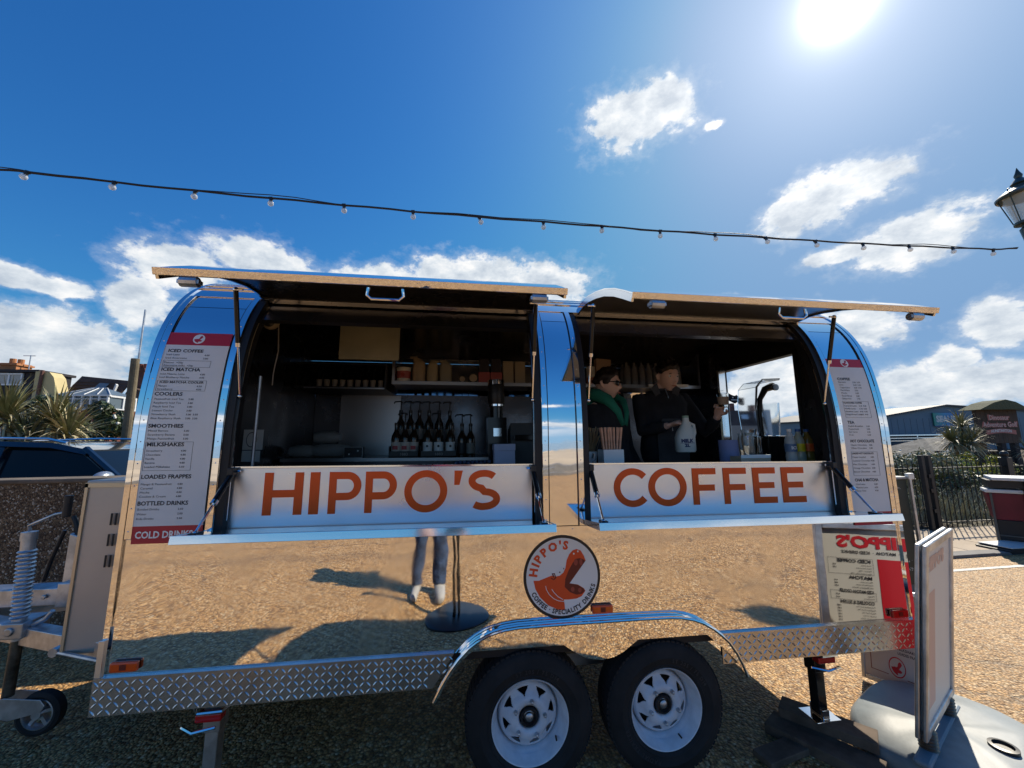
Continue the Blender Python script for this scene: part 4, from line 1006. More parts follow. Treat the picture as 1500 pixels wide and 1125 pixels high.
# the photographer, seen mirrored in the polished skin, with the phone held out in front
p3, hc, Rm, V3 = person('photographer in blue jeans and white shoes holding a phone, mirrored in the polished trailer', (-.30, -2.36, 0), PI, .98, R_(-6), R_(0),
    [((.10, -2.30, 1.26), (.055, -2.085, 1.475)), ((-.60, -2.30, 1.26), (-.115, -2.085, 1.475))],
    dict(jacket='plum_cloth', trousers='denim', shoe='white_shoe'), dict(line=.12, fr=.3, rise=1.2, k=1.13, mat='dark_hair'),
    hand_args=(dict(D=(-.35, .75, .45), N=(-.8, -.1, .1), curl=.4), dict(D=(.35, .75, .45), N=(.8, -.1, .1), curl=.4)))
ph = MB().bb(-.105, .045, -1.962, -1.953, 1.475, 1.550); pho = ph.build('phone', 'black_gloss', bevel=.004); tag(pho, 'black smartphone held sideways in both hands of the photographer', 'phone')
MB().bb(-.103, .043, -1.9625, -1.9620, 1.478, 1.548).build('phone_screen', mat('phone_screen', (.02, .02, .03), .05), pho)
st = thing('round_base_stand', 'black stand of two slim poles on a flat round base beside the photographer', 'stand', (-.03, -1.87, 0))
MB().lathe([(.27, 0), (.27, .014), (.255, .022), (.03, .030)], (0, 0, 0), (0, 0, 1), 48).build('round_base', 'black_plastic', st, smooth=True, sharp=30)
for x in (-.020, .020): MB().cyl((x, 0, .03), (x, 0, 1.02), .013, 14).build('pole', 'black_gloss', st, smooth=True)
MB().bb(-.05, .05, -.03, .03, 1.02, 1.05).build('top_bracket', 'black_plastic', st, bevel=.004)

# ------------------------------------------------------------------ trailer interior fittings (parts of the trailer)
MB().bb(XL+.05, XR-.05, .075, .56, 1.355, 1.385).build('counter', 'inner_steel', T)
MB().bb(XL+.05, XR-.05, .545, .56, .62, 1.355).build('counter_front', 'dark_lining', T)
bc = MB().bb(-1.36, .60, 1.22, 1.90, 1.395, 1.42).build('back_counter', 'inner_steel', T)
MB().bb(-1.36, .60, 1.24, 1.90, .62, 1.395).build('back_cabinet', 'dark_lining', T)
MB().bb(1.0, 2.30, 1.45, 1.90, 1.22, 1.25).bb(1.0, 2.30, 1.46, 1.90, .62, 1.22).build('back_cabinet', 'dark_lining', T)
us = MB().bb(-.60, .62, 1.52, 1.90, 2.045, 2.075).build('wall_shelf', 'inner_steel', T)
MB().bb(-.625, -.60, 1.52, 1.90, 2.045, 2.36).build('shelf_side', 'inner_steel', us)
us2 = MB().bb(.64, 2.28, 1.52, 1.90, 2.05, 2.08).build('wall_shelf', 'inner_steel', T)
MB().bb(2.28, 2.30, 1.52, 1.90, 2.05, 2.45).build('shelf_side', 'inner_steel', us2)
ck = MB().bb(-1.38, -.655, 1.40, 1.90, 1.985, 2.0).bb(-1.38, -.655, 1.42, 1.90, 2.19, 2.20).bb(-.662, -.652, 1.40, 1.90, 1.985, 2.20).build('cup_rack', 'black_plastic', T)
MB().bb(-1.30, -.66, 1.392, 1.398, 1.982, 1.992).build('rack_edge', 'inner_steel', ck)
for i in range(12):
    MB().prism([(1.43, 2.0), (1.50, 2.0), (1.62, 2.19), (1.55, 2.19)], lambda u, v, t: (t, u, v), -1.33+.055*i, -1.325+.055*i).build('divider', 'dark_lining', ck)
for i in range(9):
    x = -1.20+.062*i
    c_ = MB().lathe([(.018, 0), (.024, .06), (.025, .061), (.022, .062)], (x, 1.45, 2.001), (0, 0, 1), 14); c_.build('cup', mat('cup_grey', (.28, .26, .24), .5), ck, smooth=True)
# security camera dome and its cable, corner sockets
sc_ = MB(); sc_.lathe([(.055, 0), (.055, -.03), (.045, -.05)], (-1.09, .34, 2.285), (0, 0, 1), 20); sc_.sphere((-1.085, .32, 2.215), .046, 16, 12)
so = sc_.build('security_camera', mat('cream_plastic', (.42, .36, .28), .45), T, smooth=True)
MB().cyl((-1.075, .285, 2.205), (-1.07, .268, 2.195), .026, 14).build('lens', 'black_gloss', so, smooth=True)
MB().tube([(-1.05, .34, 2.20), (-1.04, .34, 2.05), (-1.06, .35, 1.93), (-1.065, .36, 1.86)], .003, 6).build('cable', mat('cable_grey', (.35, .33, .33), .5), so, smooth=True)
MB().tube([(-1.10, .30, 1.42), (-1.10, .30, 1.9)], .009, 8).build('conduit', 'galvanised', T)
ntc = MB().bb(-1.31, -1.20, .60, .605, 1.50, 1.62).bb(-1.31, -1.21, .60, .605, 1.43, 1.495).build('notice', 'vinyl_grey', T)
n2 = MB(); disc(n2, .90, 1.0, lambda u, v: (-1.262+.03*u, .5985, 1.56+.045*v), 30); n2.build('notice_print', 'vinyl_ink', ntc, norm=False)

# ------------------------------------------------------------------ goods: every item its own thing
def item(name, label, cat, mb_mt, loc, group=None, rz=0, **k):
    t = thing(name, label, cat, (loc[0], loc[1], tz(loc[0], loc[2])), rz, group)
    for pn, mbx, mt in mb_mt: mbx.build(pn, mt, t, smooth=k.get('smooth', True), sharp=35, bevel=k.get('bevel', 0))
    return t
mat('syrup_glass', (.03, .018, .012), .12, coat=.5)
mat('bottle_label', (.62, .55, .50), .5); mat('bottle_label_red', (.45, .06, .07), .5)
def syrup(lb, loc, style, pump=True, h=1.):
    B = MB().lathe([(.036, 0), (.038, .01), (.038, .14), (.034, .165), (.018, .20), (.0145, .215), (.0145, .25)], (0, 0, 0), (0, 0, 1), 20)
    L = MB().lathe([(.0385, .03), (.0385, .115)], (0, 0, 0), (0, 0, 1), 20, caps=False)
    parts = [('glass_body', B, 'syrup_glass'), ('label', L, {'a': 'bottle_label', 'b': 'vinyl_white', 'c': 'cup_grey', 'd': 'vinyl_ink'}[style])]
    if style == 'a': parts.append(('label_print', MB().bb(-.020, .020, -.0405, -.039, .055, .085), 'bottle_label_red'))
    if style == 'b': parts.append(('label_print', MB().cyl((0, -.0405, .082), (0, -.039, .082), .010, 10), 'vinyl_ink'))
    if pump:
        Q = MB().cyl((0, 0, .25), (0, 0, .275), .016, 12).tube([(0, 0, .275), (0, 0, .345)], .005, 8).tube([(.015, 0, .335), (0, 0, .350), (-.05, -.01, .345), (-.056, -.01, .33)], .006, 8)
        parts.append(('pump', Q, 'black_plastic'))
    else: parts.append(('cap', MB().cyl((0, 0, .25), (0, 0, .27), .016, 12), 'black_plastic'))
    return item('syrup_bottle', lb, 'bottle', parts, loc, 'pump syrup bottles on the back counter')
bz = 1.42
ords = ['leftmost', 'second from the left', 'third from the left', 'fourth from the left', 'fifth from the left', 'rightmost']
mb = MB().bb(-.555, -.30, 1.30, 1.47, bz, bz+.012).bb(-.555, -.30, 1.295, 1.30, bz, bz+.05).bb(-.555, -.30, 1.47, 1.60, bz, bz+.075)
def rack(x0, x1, lb):
    t = thing('bottle_rack', lb, 'rack', (x0, 1.26, tz(x0, bz)))
    w = x1-x0
    MB().bb(0, w, 0, .10, 0, .008).bb(0, w, 0, .004, 0, .05).bb(0, .004, 0, .25, 0, .09).bb(w-.004, w, 0, .25, 0, .09).bb(0, w, .12, .25, .0, .085).build('tray', 'black_plastic', t)
    tx = MB(); put_text(tx, '1883', lambda u, v: (u, -.001, v), w/2, .016, .02, 'c', .02); tx.build('lettering', 'cup_grey', t, norm=False)
    return t
rack(-.56, -.33, 'left black two step rack with number 1883 holding red labelled syrup bottles')
rack(-.315, -.03, 'right black two step rack with number 1883 holding white labelled syrup bottles')
for i, x in enumerate((-.515, -.445, -.375)): syrup('front row syrup bottle with red print on its cream label, %s of three' % ('leftmost', 'middle', 'rightmost')[i], (x, 1.32, bz+.008), 'a', i == 1)
for i, x in enumerate((-.265, -.175, -.08)): syrup('front row syrup bottle with plain white label in the right rack, %s of three' % ('leftmost', 'middle', 'rightmost')[i], (x, 1.32, bz+.008), 'b', i == 1)
for i, x in enumerate((-.50, -.42, -.345, -.265, -.18, -.09)): syrup('back row syrup bottle with black pump standing above the others, ' + ords[i], (x, 1.44, bz+.115), 'c')
syrup('tall black labelled syrup bottle right of the racks', (.015, 1.33, bz), 'd'); syrup('grey labelled syrup bottle beside the coffee grinder', (.085, 1.33, bz), 'c')
# bags, tub, cartons and boxes on the long shelf
sz = 2.075
def bag(lb, loc, w, h, tilt, col):
    B = MB(); rings = []
    for f, sx, sy, dx in ((0, 1, 1, 0), (.5, 1.03, 1.02, 0), (.78, .98, .9, 0), (.92, .7, .5, tilt*.3), (1.0, .55, .25, tilt)):
        rings.append(((dx*.05, 0, h*f), w/2*sx, .04*sy))
    loft(B, rings, 16); B.tube([(-w*.28+tilt*.05, 0, h*.985), (w*.28+tilt*.05, 0, h*.985), (w*.30+tilt*.08, 0, h*.96)], .012, 8)
    return item('coffee_bag', lb, 'bag', [('bag', B, mat('bag_'+col[0], col[1], .7, bump=(30, .5, .006)))], loc, 'cream paper bags on the long shelf')
tb = item('tub', 'round white tub with pink printed label at left end of the long shelf', 'tub', [('tub_body', MB().lathe([(.058, 0), (.062, .10), (.064, .115), (.066, .117), (.066, .128), (.0, .13)], n=28), 'vinyl_white'), ('label', MB().lathe([(.0595, .03), (.0625, .095)], n=28, caps=False), mat('label_pink', (.52, .14, .16), .5)), ('label_print', MB().cyl((0, -.0625, .06), (0, -.0640, .06), .018, 14), 'bottle_label_red')], (-.51, 1.60, sz))
bag('cream bag with folded top leaning left beside the tub', (-.375, 1.60, sz), .11, .23, -1, ('cream', (.50, .40, .30)))
bag('cream bag in the middle of the three shelf bags', (-.255, 1.60, sz), .10, .20, .3, ('pale', (.50, .44, .33)))
bag('greyish bag right of the cream bags', (-.135, 1.60, sz), .11, .205, -.5, ('grey', (.38, .36, .31)))
for i, (x, r) in enumerate(((.015, .030), (.115, .042))):
    item('cup_sleeve', ('smaller' if i == 0 else 'larger') + ' stack of paper cups lying on its side, cream ends facing out', 'cups', [('sleeve', MB().cyl((0, .10, r+.003), (0, -.05, r+.003), r*1.15, 20), 'black_plastic'), ('cup_base', MB().cyl((0, -.05, r+.003), (0, -.056, r+.003), r*.82, 20), 'bag_cream')], (x, 1.62, sz))
for i, x in enumerate((.215, .325)): item('carton', 'pink carton on the long shelf, %s one of the pair' % ('left', 'right')[i], 'carton', [('carton_box', MB().bb(-.052, .052, -.05, .05, 0, .10), mat('carton_pink', (.42, .10, .11), .5)), ('carton_top', MB().bb(-.045, .045, -.045, .045, .10, .225), mat('carton_dark', (.03, .025, .035), .4))], (x, 1.60, sz), 'pink cartons on the long shelf', smooth=False, bevel=.003)
for i, x in enumerate((.435, .545)): item('tall_carton', 'tall beige carton on the long shelf, %s one of the pair' % ('left', 'right')[i], 'carton', [('carton_box', MB().bb(-.050, .050, -.05, .05, 0, .205), mat('carton_beige', (.40, .34, .26), .6)), ('carton_flap', MB().bb(-.050, -.0455, -.0515, -.050, 0, .205), 'carton_dark')], (x, 1.60, sz), 'beige cartons on the long shelf', smooth=False, bevel=.003)
# drinks powders on the right shelf
for i, (x, c_, n_) in enumerate(((1.13, (.60, .16, .05), 'orange'), (1.235, (.42, .16, .12), 'rust'))):
    item('powder_tin', 'grey round tin with %s picture on the right hand shelf' % n_, 'tin', [('tin_body', MB().cyl((0, 0, 0), (0, 0, .16), .041, 22), mat('tin_grey', (.50, .50, .54), .5)), ('picture', MB().lathe([(.0415, .0), (.0415, .065)], n=22, caps=False), mat('tin_'+n_, c_, .5)), ('lid', MB().cyl((0, 0, .16), (0, 0, .17), .043, 22), 'tin_grey')], (x, 1.58, 2.08))
item('paper_bag', 'brown flat topped paper bag with dark stamp on the right hand shelf', 'bag', [('bag', MB().prism([(-.075, 0), (.055, 0), (.075, .24), (-.07, .25)], lambda u, v, t: (u, t, v), -.035, .035), mat('kraft', (.38, .27, .22), .7, bump=(20, .4, .005))), ('stamp', MB().cyl((.01, -.0365, .12), (.01, -.038, .12), .022, 10), 'vinyl_ink')], (1.355, 1.58, 2.08), smooth=False)
item('paper_bag', 'yellowish packet half hidden behind the left strut on the right hand shelf', 'bag', [('bag', MB().bb(-.05, .05, -.03, .03, 0, .19), mat('packet_yellow', (.33, .27, .16), .6))], (1.01, 1.58, 2.08), smooth=False, bevel=.006)
for i in range(16):
    x = 1.60+.075*(i % 8)+.01*(i//8); yv = 1.58+.12*(i//8)
    item('clear_bottle', ('front' if i < 8 else 'rear') + ' row clear empty bottle on the right hand shelf, %s' % ('leftmost', 'second', 'third', 'fourth', 'fifth', 'sixth', 'seventh', 'rightmost')[i % 8], 'bottle', [('bottle_body', MB().lathe([(.032, 0), (.034, .01), (.034, .12), (.030, .15), (.013, .20), (.013, .225)], n=14), mat('smoked_glass', (.22, .22, .24), .15, alpha=.8))], (x, yv, 2.08), 'clear bottles in rows on the right hand shelf')
item('light_bar', 'slim white strip along the shelf edge behind the man', 'strip light', [('bar', MB().bb(-.20, .20, -.01, .01, -.0, .022), 'vinyl_white')], (1.97, 1.49, 2.06), smooth=False)
# coffee grinder, till, box, receipt cloth
item('coffee_grinder', 'tall black coffee grinder with chrome trim right of the syrup bottles', 'grinder', [
    ('grinder_body', MB().bb(-.07, .07, -.09, .09, 0, .34).cyl((0, 0, .34), (0, 0, .42), .05, 18), 'black_gloss'), ('hopper', MB().lathe([(.05, .42), (.065, .47), (.065, .62), (.06, .63)], n=20), 'black_plastic'),
    ('chrome_ring', MB().cyl((0, 0, .60), (0, 0, .635), .067, 20).cyl((0, 0, .43), (0, 0, .445), .060, 20).bb(-.03, .03, -.094, -.09, .20, .26).bb(-.03, .03, -.094, -.09, .12, .135), 'bright_edge')], (.275, 1.05, 1.385))
item('card_box', 'lilac white cardboard box with lid standing on the counter', 'box', [('box_body', MB().bb(-.07, .07, -.07, .07, 0, .10), mat('lilac_card', (.55, .56, .75), .6)), ('lid', MB().bb(-.073, .073, -.073, .073, .101, .145), 'lilac_card')], (.30, .78, 1.385), smooth=False, bevel=.002)
item('till', 'dark grey till and card reader at the right end of the left hatch', 'till', [('till_body', MB().prism([(-.10, 0), (.12, 0), (.12, .25), (-.06, .30)], lambda u, v, t: (t, u, v), -.11, .11), mat('till_grey', (.045, .05, .055), .5)), ('till_screen', MB().bb(-.09, .09, -.115, -.10, .17, .21), 'black_gloss')], (.48, 1.0, 1.385), smooth=False, bevel=.004)
ctn = MB()
for i in range(9): ctn.tube([(-.13+.03*i, -.05+.02*math.sin(i*2), .008+.004*(i % 3)), (-.10+.03*i, .03, .012), (-.08+.03*i, .07, .006)], .012, 6)
item('cloth', 'crumpled blue cloth on the counter in front of the grinder', 'cloth', [('cloth', ctn, mat('blue_cloth', (.10, .14, .26), .9))], (.10, 1.0, 1.385))
# stack of wrapped rolls and appliance at left
for i, (x, z_, r, L, lb) in enumerate(((-1.24, 1.42, .050, .20, 'left one at the bottom'), (-1.02, 1.42, .055, .30, 'long one at the bottom'), (-1.06, 1.53, .050, .20, 'one lying on top of the others'))):
    q = MB(); q.tube([(-L/2, 0, r), (-L/4, .004, r), (0, -.003, r+.002), (L/4, .003, r), (L/2, 0, r)], [r*.7, r, r*.97, r, r*.6], 14)
    item('wrapped_bundle', 'plastic wrapped grey bundle on the back counter, '+lb, 'bundle', [('wrap', q, mat('grey_wrap', (.26, .26, .26), .35, bump=(25, .8, .01)))], (x, 1.38, z_), 'wrapped bundles on the back counter')
item('socket_panel', 'small black control box with silver outline on the back counter', 'control box', [('box_body', MB().bb(-.07, .07, -.03, .03, 0, .085), 'black_plastic'), ('outline', MB().bb(-.07, .07, -.032, -.03, .082, .085).bb(-.07, .07, -.032, -.03, 0, .003).bb(-.07, -.067, -.032, -.03, 0, .085).bb(.067, .07, -.032, -.03, 0, .085), 'inner_steel'), ('button', MB().cyl((.035, -.034, .055), (.035, -.03, .055), .006, 8).cyl((-.03, -.034, .03), (-.03, -.03, .03), .006, 8), 'vinyl_white')], (-.83, 1.30, bz), smooth=False)
# counter goods at the right hatch
sb = thing('stirrer_box', 'white open box packed with wooden stirrers on the counter', 'stirrers', (.885, .30, tz(.9, 1.385)))
MB().bb(-.062, .062, -.05, .05, 0, .115).build('box', 'vinyl_white', sb, bevel=.003)
for i in range(26):
    q = MB().box((0, 0, .05), (.010, .0025, .17)); s_ = q.build('stirrer', mat('birch', (.62, .36, .24), .6, vary=(30, .2)), sb)
    s_.location = (-.050+.0040*i, -.03+.015*(i % 4), .11); s_.rotation_euler = (R_(random.uniform(-8, 8)), R_(-7+14*i/25+random.uniform(-3, 3)), R_(random.uniform(-15, 15)))
hy = MB()
for i in range(130):
    a = random.uniform(0, 2*PI); r = random.uniform(.0, .03); h = random.uniform(.16, .25); dx_, dy_ = random.gauss(0, .03), random.gauss(0, .03)
    hy.tube([(r*math.cos(a), r*math.sin(a), .06), (r*math.cos(a)+dx_*.5, r*math.sin(a)+dy_*.5, h*.7), (r*math.cos(a)+dx_, r*math.sin(a)+dy_, h)], [.0012, .0012, .004], 4)
item('dried_flowers', 'bunch of dried straw coloured grass in a pot by the left strut', 'dried flowers', [('pot', MB().lathe([(.035, 0), (.045, .10), (.04, .10)], n=18), 'vinyl_white'), ('stems', hy, mat('straw', (.36, .27, .16), .9))], (.80, .42, 1.385))
wr = MB()
for i in range(14): c_ = (random.uniform(-.05, .05), random.uniform(-.04, .04), .03+random.uniform(0, .06)); wr.box(c_, (.05, .03, .002), Matrix.Rotation(random.uniform(0, 3), 3, Vector((random.random(), random.random(), random.random())).normalized()))
item('sachet_tray', 'black tray heaped with shiny wrapped sachets below the dried grass', 'tray', [('tray', MB().bb(-.07, .07, -.06, .06, 0, .03), 'black_plastic'), ('sachet', wr, mat('foil', (.55, .55, .56), .25, .6))], (.725, .30, 1.385), smooth=False)
# milk bottle held by the man
mk = thing('milk_bottle', 'large plastic milk bottle with blue lettered label held up by the man', 'milk bottle', (1.55, .60, 1.462), R_(-12))
b_ = MB(); loft(b_, [((0, 0, 0), .060, .045), ((0, 0, .012), .067, .052), ((.0, 0, .10), .066, .052), ((.006, 0, .14), .058, .046), ((.012, 0, .185), .034, .030), ((.014, 0, .21), .022, .022), ((.014, 0, .235), .020, .020)], 24)
b_.build('bottle_body', mat('milk_plastic', (.70, .72, .68), .4), mk, smooth=True, sharp=50)
MB().lathe([(.021, .235), (.021, .25), (.0, .251)], (.014, 0, 0), n=18).build('cap', mat('cap_green', (.30, .45, .35), .4), mk)
MB().tube([(.035, -.0, .20), (.066, -.0, .185), (.070, 0, .13), (.058, 0, .10)], .010, 10).build('bottle_handle', 'milk_plastic', mk, smooth=True)
tx = MB(); fnm = lambda u, v: (.069*math.sin(u/.067), -.0535*math.cos(u/.067)**.82 if math.cos(u/.067) > 0 else 0, v)
put_text(tx, 'MILK', fnm, 0, .066, .022, 'c', .06); put_text(tx, '2L', fnm, -.004, .036, .020, 'c', .06)
for u0 in (-.04, ): tx.add([fnm(-.05+.01*i, v) for v in (.060, .0625) for i in range(11)], [(i, i+1, i+12, i+11) for i in range(10)])
tx.build('label_print', mat('label_navy', (.02, .04, .14), .5), mk, norm=False)
# takeaway cup, paper roll, ledge, jugs, blender with sound hood, soft drinks
item('takeaway_cup', 'clear takeaway cup with brown sleeve raised in the man\'s left hand', 'cup', [('cup', MB().lathe([(.028, 0), (.040, .10), (.042, .102), (.039, .102), (.027, .004)], n=22, caps=False), 'clear_plastic'), ('sleeve', MB().lathe([(.0325, .02), (.0385, .075)], n=22, caps=False), mat('sleeve_tan', (.32, .25, .20), .7))], (1.865, .60, 1.785))
item('paper_roll', 'blue paper roll standing on the counter behind the ledge', 'paper roll', [('roll', MB().lathe([(.022, .17), (.058, .17), (.060, .165), (.060, 0), (.022, 0)], n=28), mat('blue_paper', (.25, .28, .50), .85, bump=(15, .5, .01))), ('core', MB().cyl((0, 0, -.0), (0, 0, .171), .021, 14), 'kraft')], (1.80, .50, 1.385))
item('ledge_tray', 'low cream tray on the counter in front of the blue roll', 'tray', [('tray', MB().bb(-.10, .10, -.05, .05, 0, .03), 'bag_cream'), ('rim', MB().bb(-.10, .10, -.052, -.05, .02, .04), 'vinyl_white')], (1.79, .30, 1.425), smooth=False, bevel=.003)
def jug(lb, loc, r, h, mt='glass'):
    q = MB().lathe([(r*.8, 0), (r*.78, .01), (r, h*.75), (r*.88, h*.9), (r*.97, h), (r*.93, h), (r*.84, h*.9), (r*.95, h*.75), (r*.74, .014)], n=26, caps=False)
    q.lathe([(r*.79, .002), (r*.1, .002)], n=26)
    return item('glass_jug', lb, 'jug', [('jug_body', q, mt), ('jug_handle', MB().tube([(r*.9, 0, h*.85), (r*1.5, 0, h*.8), (r*1.5, 0, h*.35), (r*.9, 0, h*.25)], .007, 8), mt)], loc, 'glass jugs on the counter')
jug('tall clear glass jug on the counter nearest the white ledge', (1.93, .46, 1.385), .050, .24)
jug('clear glass jug standing behind and right of the tall jug', (2.03, .62, 1.385), .052, .22)
item('serving_tray', 'flat bright steel tray between the glass jugs and the bottles', 'tray', [('tray', MB().lathe([(.11, .0), (.12, .008), (.115, .010), (.105, .003), (.0, .003)], n=30), 'bright_edge')], (2.02, .44, 1.386))
bl = thing('blender', 'black counter blender under a clear rounded sound hood', 'blender', (2.28, .66, tz(2.28, 1.385)))
MB().bb(-.12, .10, -.10, .10, 0, .20).bb(-.16, -.12, -.07, .07, .03, .10).build('motor_base', 'black_gloss', bl, bevel=.012)
MB().tube([(-.085, 0, .19), (-.085, 0, .36), (-.07, 0, .47), (-.02, 0, .545), (.05, 0, .57)], [.018, .016, .018, .024, .030], 10).build('hood_arm', 'black_plastic', bl, smooth=True)
MB().cyl((.03, -.035, .555), (.03, -.05, .555), .024, 18).build('pivot_knob', 'inner_steel', bl, smooth=True)
hd = MB(); prof_h = [(-.17, .20), (-.19, .42), (-.17, .55), (-.12, .60), (.02, .605), (.02, .60), (-.115, .595), (-.163, .547), (-.183, .42), (-.164, .20)]
hd.prism(prof_h, lambda u, v, t: (u, t, v), -.10, .09); hd.build('sound_hood', 'clear_plastic', bl, smooth=True, sharp=35)
MB().tube([(-.19, -.10, .22), (-.195, -.10, .42), (-.175, -.10, .55), (-.12, -.10, .605), (.02, -.10, .61)], .004, 6).build('hood_edge', 'black_plastic', bl, smooth=True)
MB().lathe([(.05, .20), (.058, .30), (.065, .44), (.062, .44), (.055, .30), (.047, .205)], (.0, 0, 0), n=22, caps=False).build('blender_jar', 'clear_plastic', bl, smooth=True)
MB().cyl((-.165, -.03, .235), (-.20, -.03, .235), .014, 10).build('hood_catch', 'black_plastic', bl)
def pet(lb, loc, liquid, labelm, cap, txt=None, tcol='vinyl_white'):
    t = thing('drinks_bottle', lb, 'drinks bottle', (loc[0], loc[1], tz(loc[0], loc[2])))
    o_ = [(.012, .0), (.026, .002), (.031, .012), (.0285, .03), (.031, .05), (.0315, .075), (.029, .09), (.0315, .10), (.0315, .145), (.029, .17), (.018, .20), (.012, .212), (.012, .222)]
    MB().lathe(o_, n=24).build('bottle_body', liquid, t, smooth=True, sharp=50)
    MB().lathe([(.0322, .098), (.0322, .147)], n=24, caps=False).build('label', labelm, t, smooth=True)
    MB().cyl((0, 0, .221), (0, 0, .237), .0145, 16).build('cap', cap, t)
    if txt:
        q = MB(); put_text(q, txt, lambda u, v: (.0332*math.sin(u/.033), -.0332*math.cos(u/.033), v), 0, .113, .017, 'c', .05, maxw=.05); q.build('label_print', tcol, t, norm=False)
    return t
pet('clear water bottle with navy label reading ICE on the counter', (2.035, .25, 1.385), mat('water_pet', (.55, .62, .66), .08, alpha=.55), mat('ice_label', (.10, .18, .32), .4), 'vinyl_white', 'ICE')
pet('cloudy lemon drink bottle with yellow label and blue cap', (2.115, .27, 1.385), mat('lemon_drink', (.34, .38, .32), .1), mat('yellow_label', (.62, .55, .02), .4), mat('cap_blue', (.02, .10, .35), .4))
pet('amber drink bottle with orange label and blue cap, rightmost on the counter', (2.195, .29, 1.385), mat('orange_drink', (.22, .16, .04), .1), mat('orange_label', (.80, .14, .03), .4), 'cap_blue')
# ------------------------------------------------------------------ signs right of the trailer
sg = thing('swinging_sign', 'double sided pavement sign in a silver frame on a weighted grey base with springs', 'pavement sign', (2.34, -.097, 0), 0)
UA = R_(64); u3 = Vector((math.sin(UA), math.cos(UA), 0)); n3 = Vector((math.cos(UA), -math.sin(UA), 0))
Wd, Hh, z0_ = .60, .86, .19
SM = Matrix((( u3.x, -n3.x, 0), (u3.y, -n3.y, 0), (0, 0, 1))).transposed()  # placeholder
def sgn(u, v, t):      # u along the panel (0 near .. Wd far), v up, t towards the trailer side (-n)
    up_ = Vector((.085, -.057, .85)).normalized()
    back = u3.cross(up_).normalized(); back = back if back.dot(n3) < 0 else -back
    return u3*(u-Wd/2)+up_*v+Vector((0, 0, z0_))+back*t
mb = MB().prism([(.03, .03), (Wd-.03, .03), (Wd-.03, Hh-.03), (.03, Hh-.03)], sgn, -.010, .010); sp_ = mb.build('sign_panel', mat('poster_white', (.74, .72, .66), .45), sg)
fr = MB()
for (a, c_, e, h) in ((0, .038, 0, Hh), (Wd-.038, Wd, 0, Hh), (.038, Wd-.038, 0, .038), (.038, Wd-.038, Hh-.038, Hh)):
    fr.prism([(a, e), (c_, e), (c_, h), (a, h)], sgn, -.021, -.004); fr.prism([(a, e), (c_, e), (c_, h), (a, h)], sgn, .004, .021)
fr.build('sign_frame', 'galvanised', sg, bevel=.005)
# trailer-facing print (reads from the far end towards the near end)
fb = lambda u, v: sgn(Wd-u, v, .0112)
mb = MB(); mb.flat([(.04, .04), (.302, .04), (.302, Hh-.20), (.04, Hh-.20)], lambda u, v: sgn(Wd-u, v, .0106)); mb.build('poster_red', mat('poster_red', (.62, .02, .035), .4), sp_, norm=False)
mb = MB(); put_text(mb, "HIPPO'S", fb, .485, Hh-.140, .060, 'r', .05, 1.2, maxw=.36); mb.build('poster_title', 'poster_red', sp_, norm=False)
mb = MB(); put_text(mb, 'COFFEE  ·  MATCHA  ·  ICED DRINKS', fb, .105, Hh-.175, .015, 'l', .03, 1.0, maxw=.41)
yv = Hh-.225
for hd_, rows in (('ICED COFFEE', ('Iced Latte  4.00', 'Iced Americano  3.80', 'Flavour +50p', 'Alternative milks +50p')), ('MATCHA', ('Matcha Latte  4.50', 'Iced Matcha Latte  4.80', 'Iced Blueberry Matcha  4.95')), ('ICED MATCHA COOLER', ('Mango  4.50', 'Strawberry  4.50')), ('COOLERS & SLUSH', ('Passionfruit Iced Tea  3.80', 'Raspberry Iced Tea  3.80', 'Peach Iced Tea  3.80', 'Lemon Cooler  3.80', 'Strawberry Slush  3.00', 'Blue Raspberry Slush  3.00')), ('SMOOTHIES', ('Mixed Berries  5.00', 'Strawberry Banana  5.00'))):
    put_text(mb, hd_, fb, .335, yv, .0165, 'l', .03, 1.1, maxw=.165); yv -= .017
    for r_ in rows:
        a_, b_ = (r_.split('  ')+[''])[:2]
        put_text(mb, a_, fb, .335, yv, .0075, 'l', 0, 1.0)
        if b_: put_text(mb, b_, fb, .50, yv, .0075, 'l', .02, 1.0)
        yv -= .0150
    yv -= .012
for (xa, xb, za, zb) in ((.325, .545, Hh-.290, Hh-.203), (.325, .545, Hh-.428, Hh-.383)):
    for q in ((xa, xb, za, za+.0012), (xa, xb, zb-.0012, zb), (xa, xa+.0012, za, zb), (xb-.0012, xb, za, zb)): mb.flat([(q[0], q[2]), (q[1], q[2]), (q[1], q[3]), (q[0], q[3])], fb)
mb.build('poster_text', 'vinyl_ink', sp_, norm=False)
mb = MB()
for i in range(9): put_text(mb, ('Hot Drinks', 'Espresso', 'Latte', 'Cappuccino', 'Flat White', 'Mocha', 'Chai Latte', 'Tea', 'COFFEE')[i], fb, .07, Hh-.26-.028*i-(.12 if i == 8 else 0), .011, 'l', .02)
mb.build('poster_red_text', 'vinyl_white', sp_, norm=False)
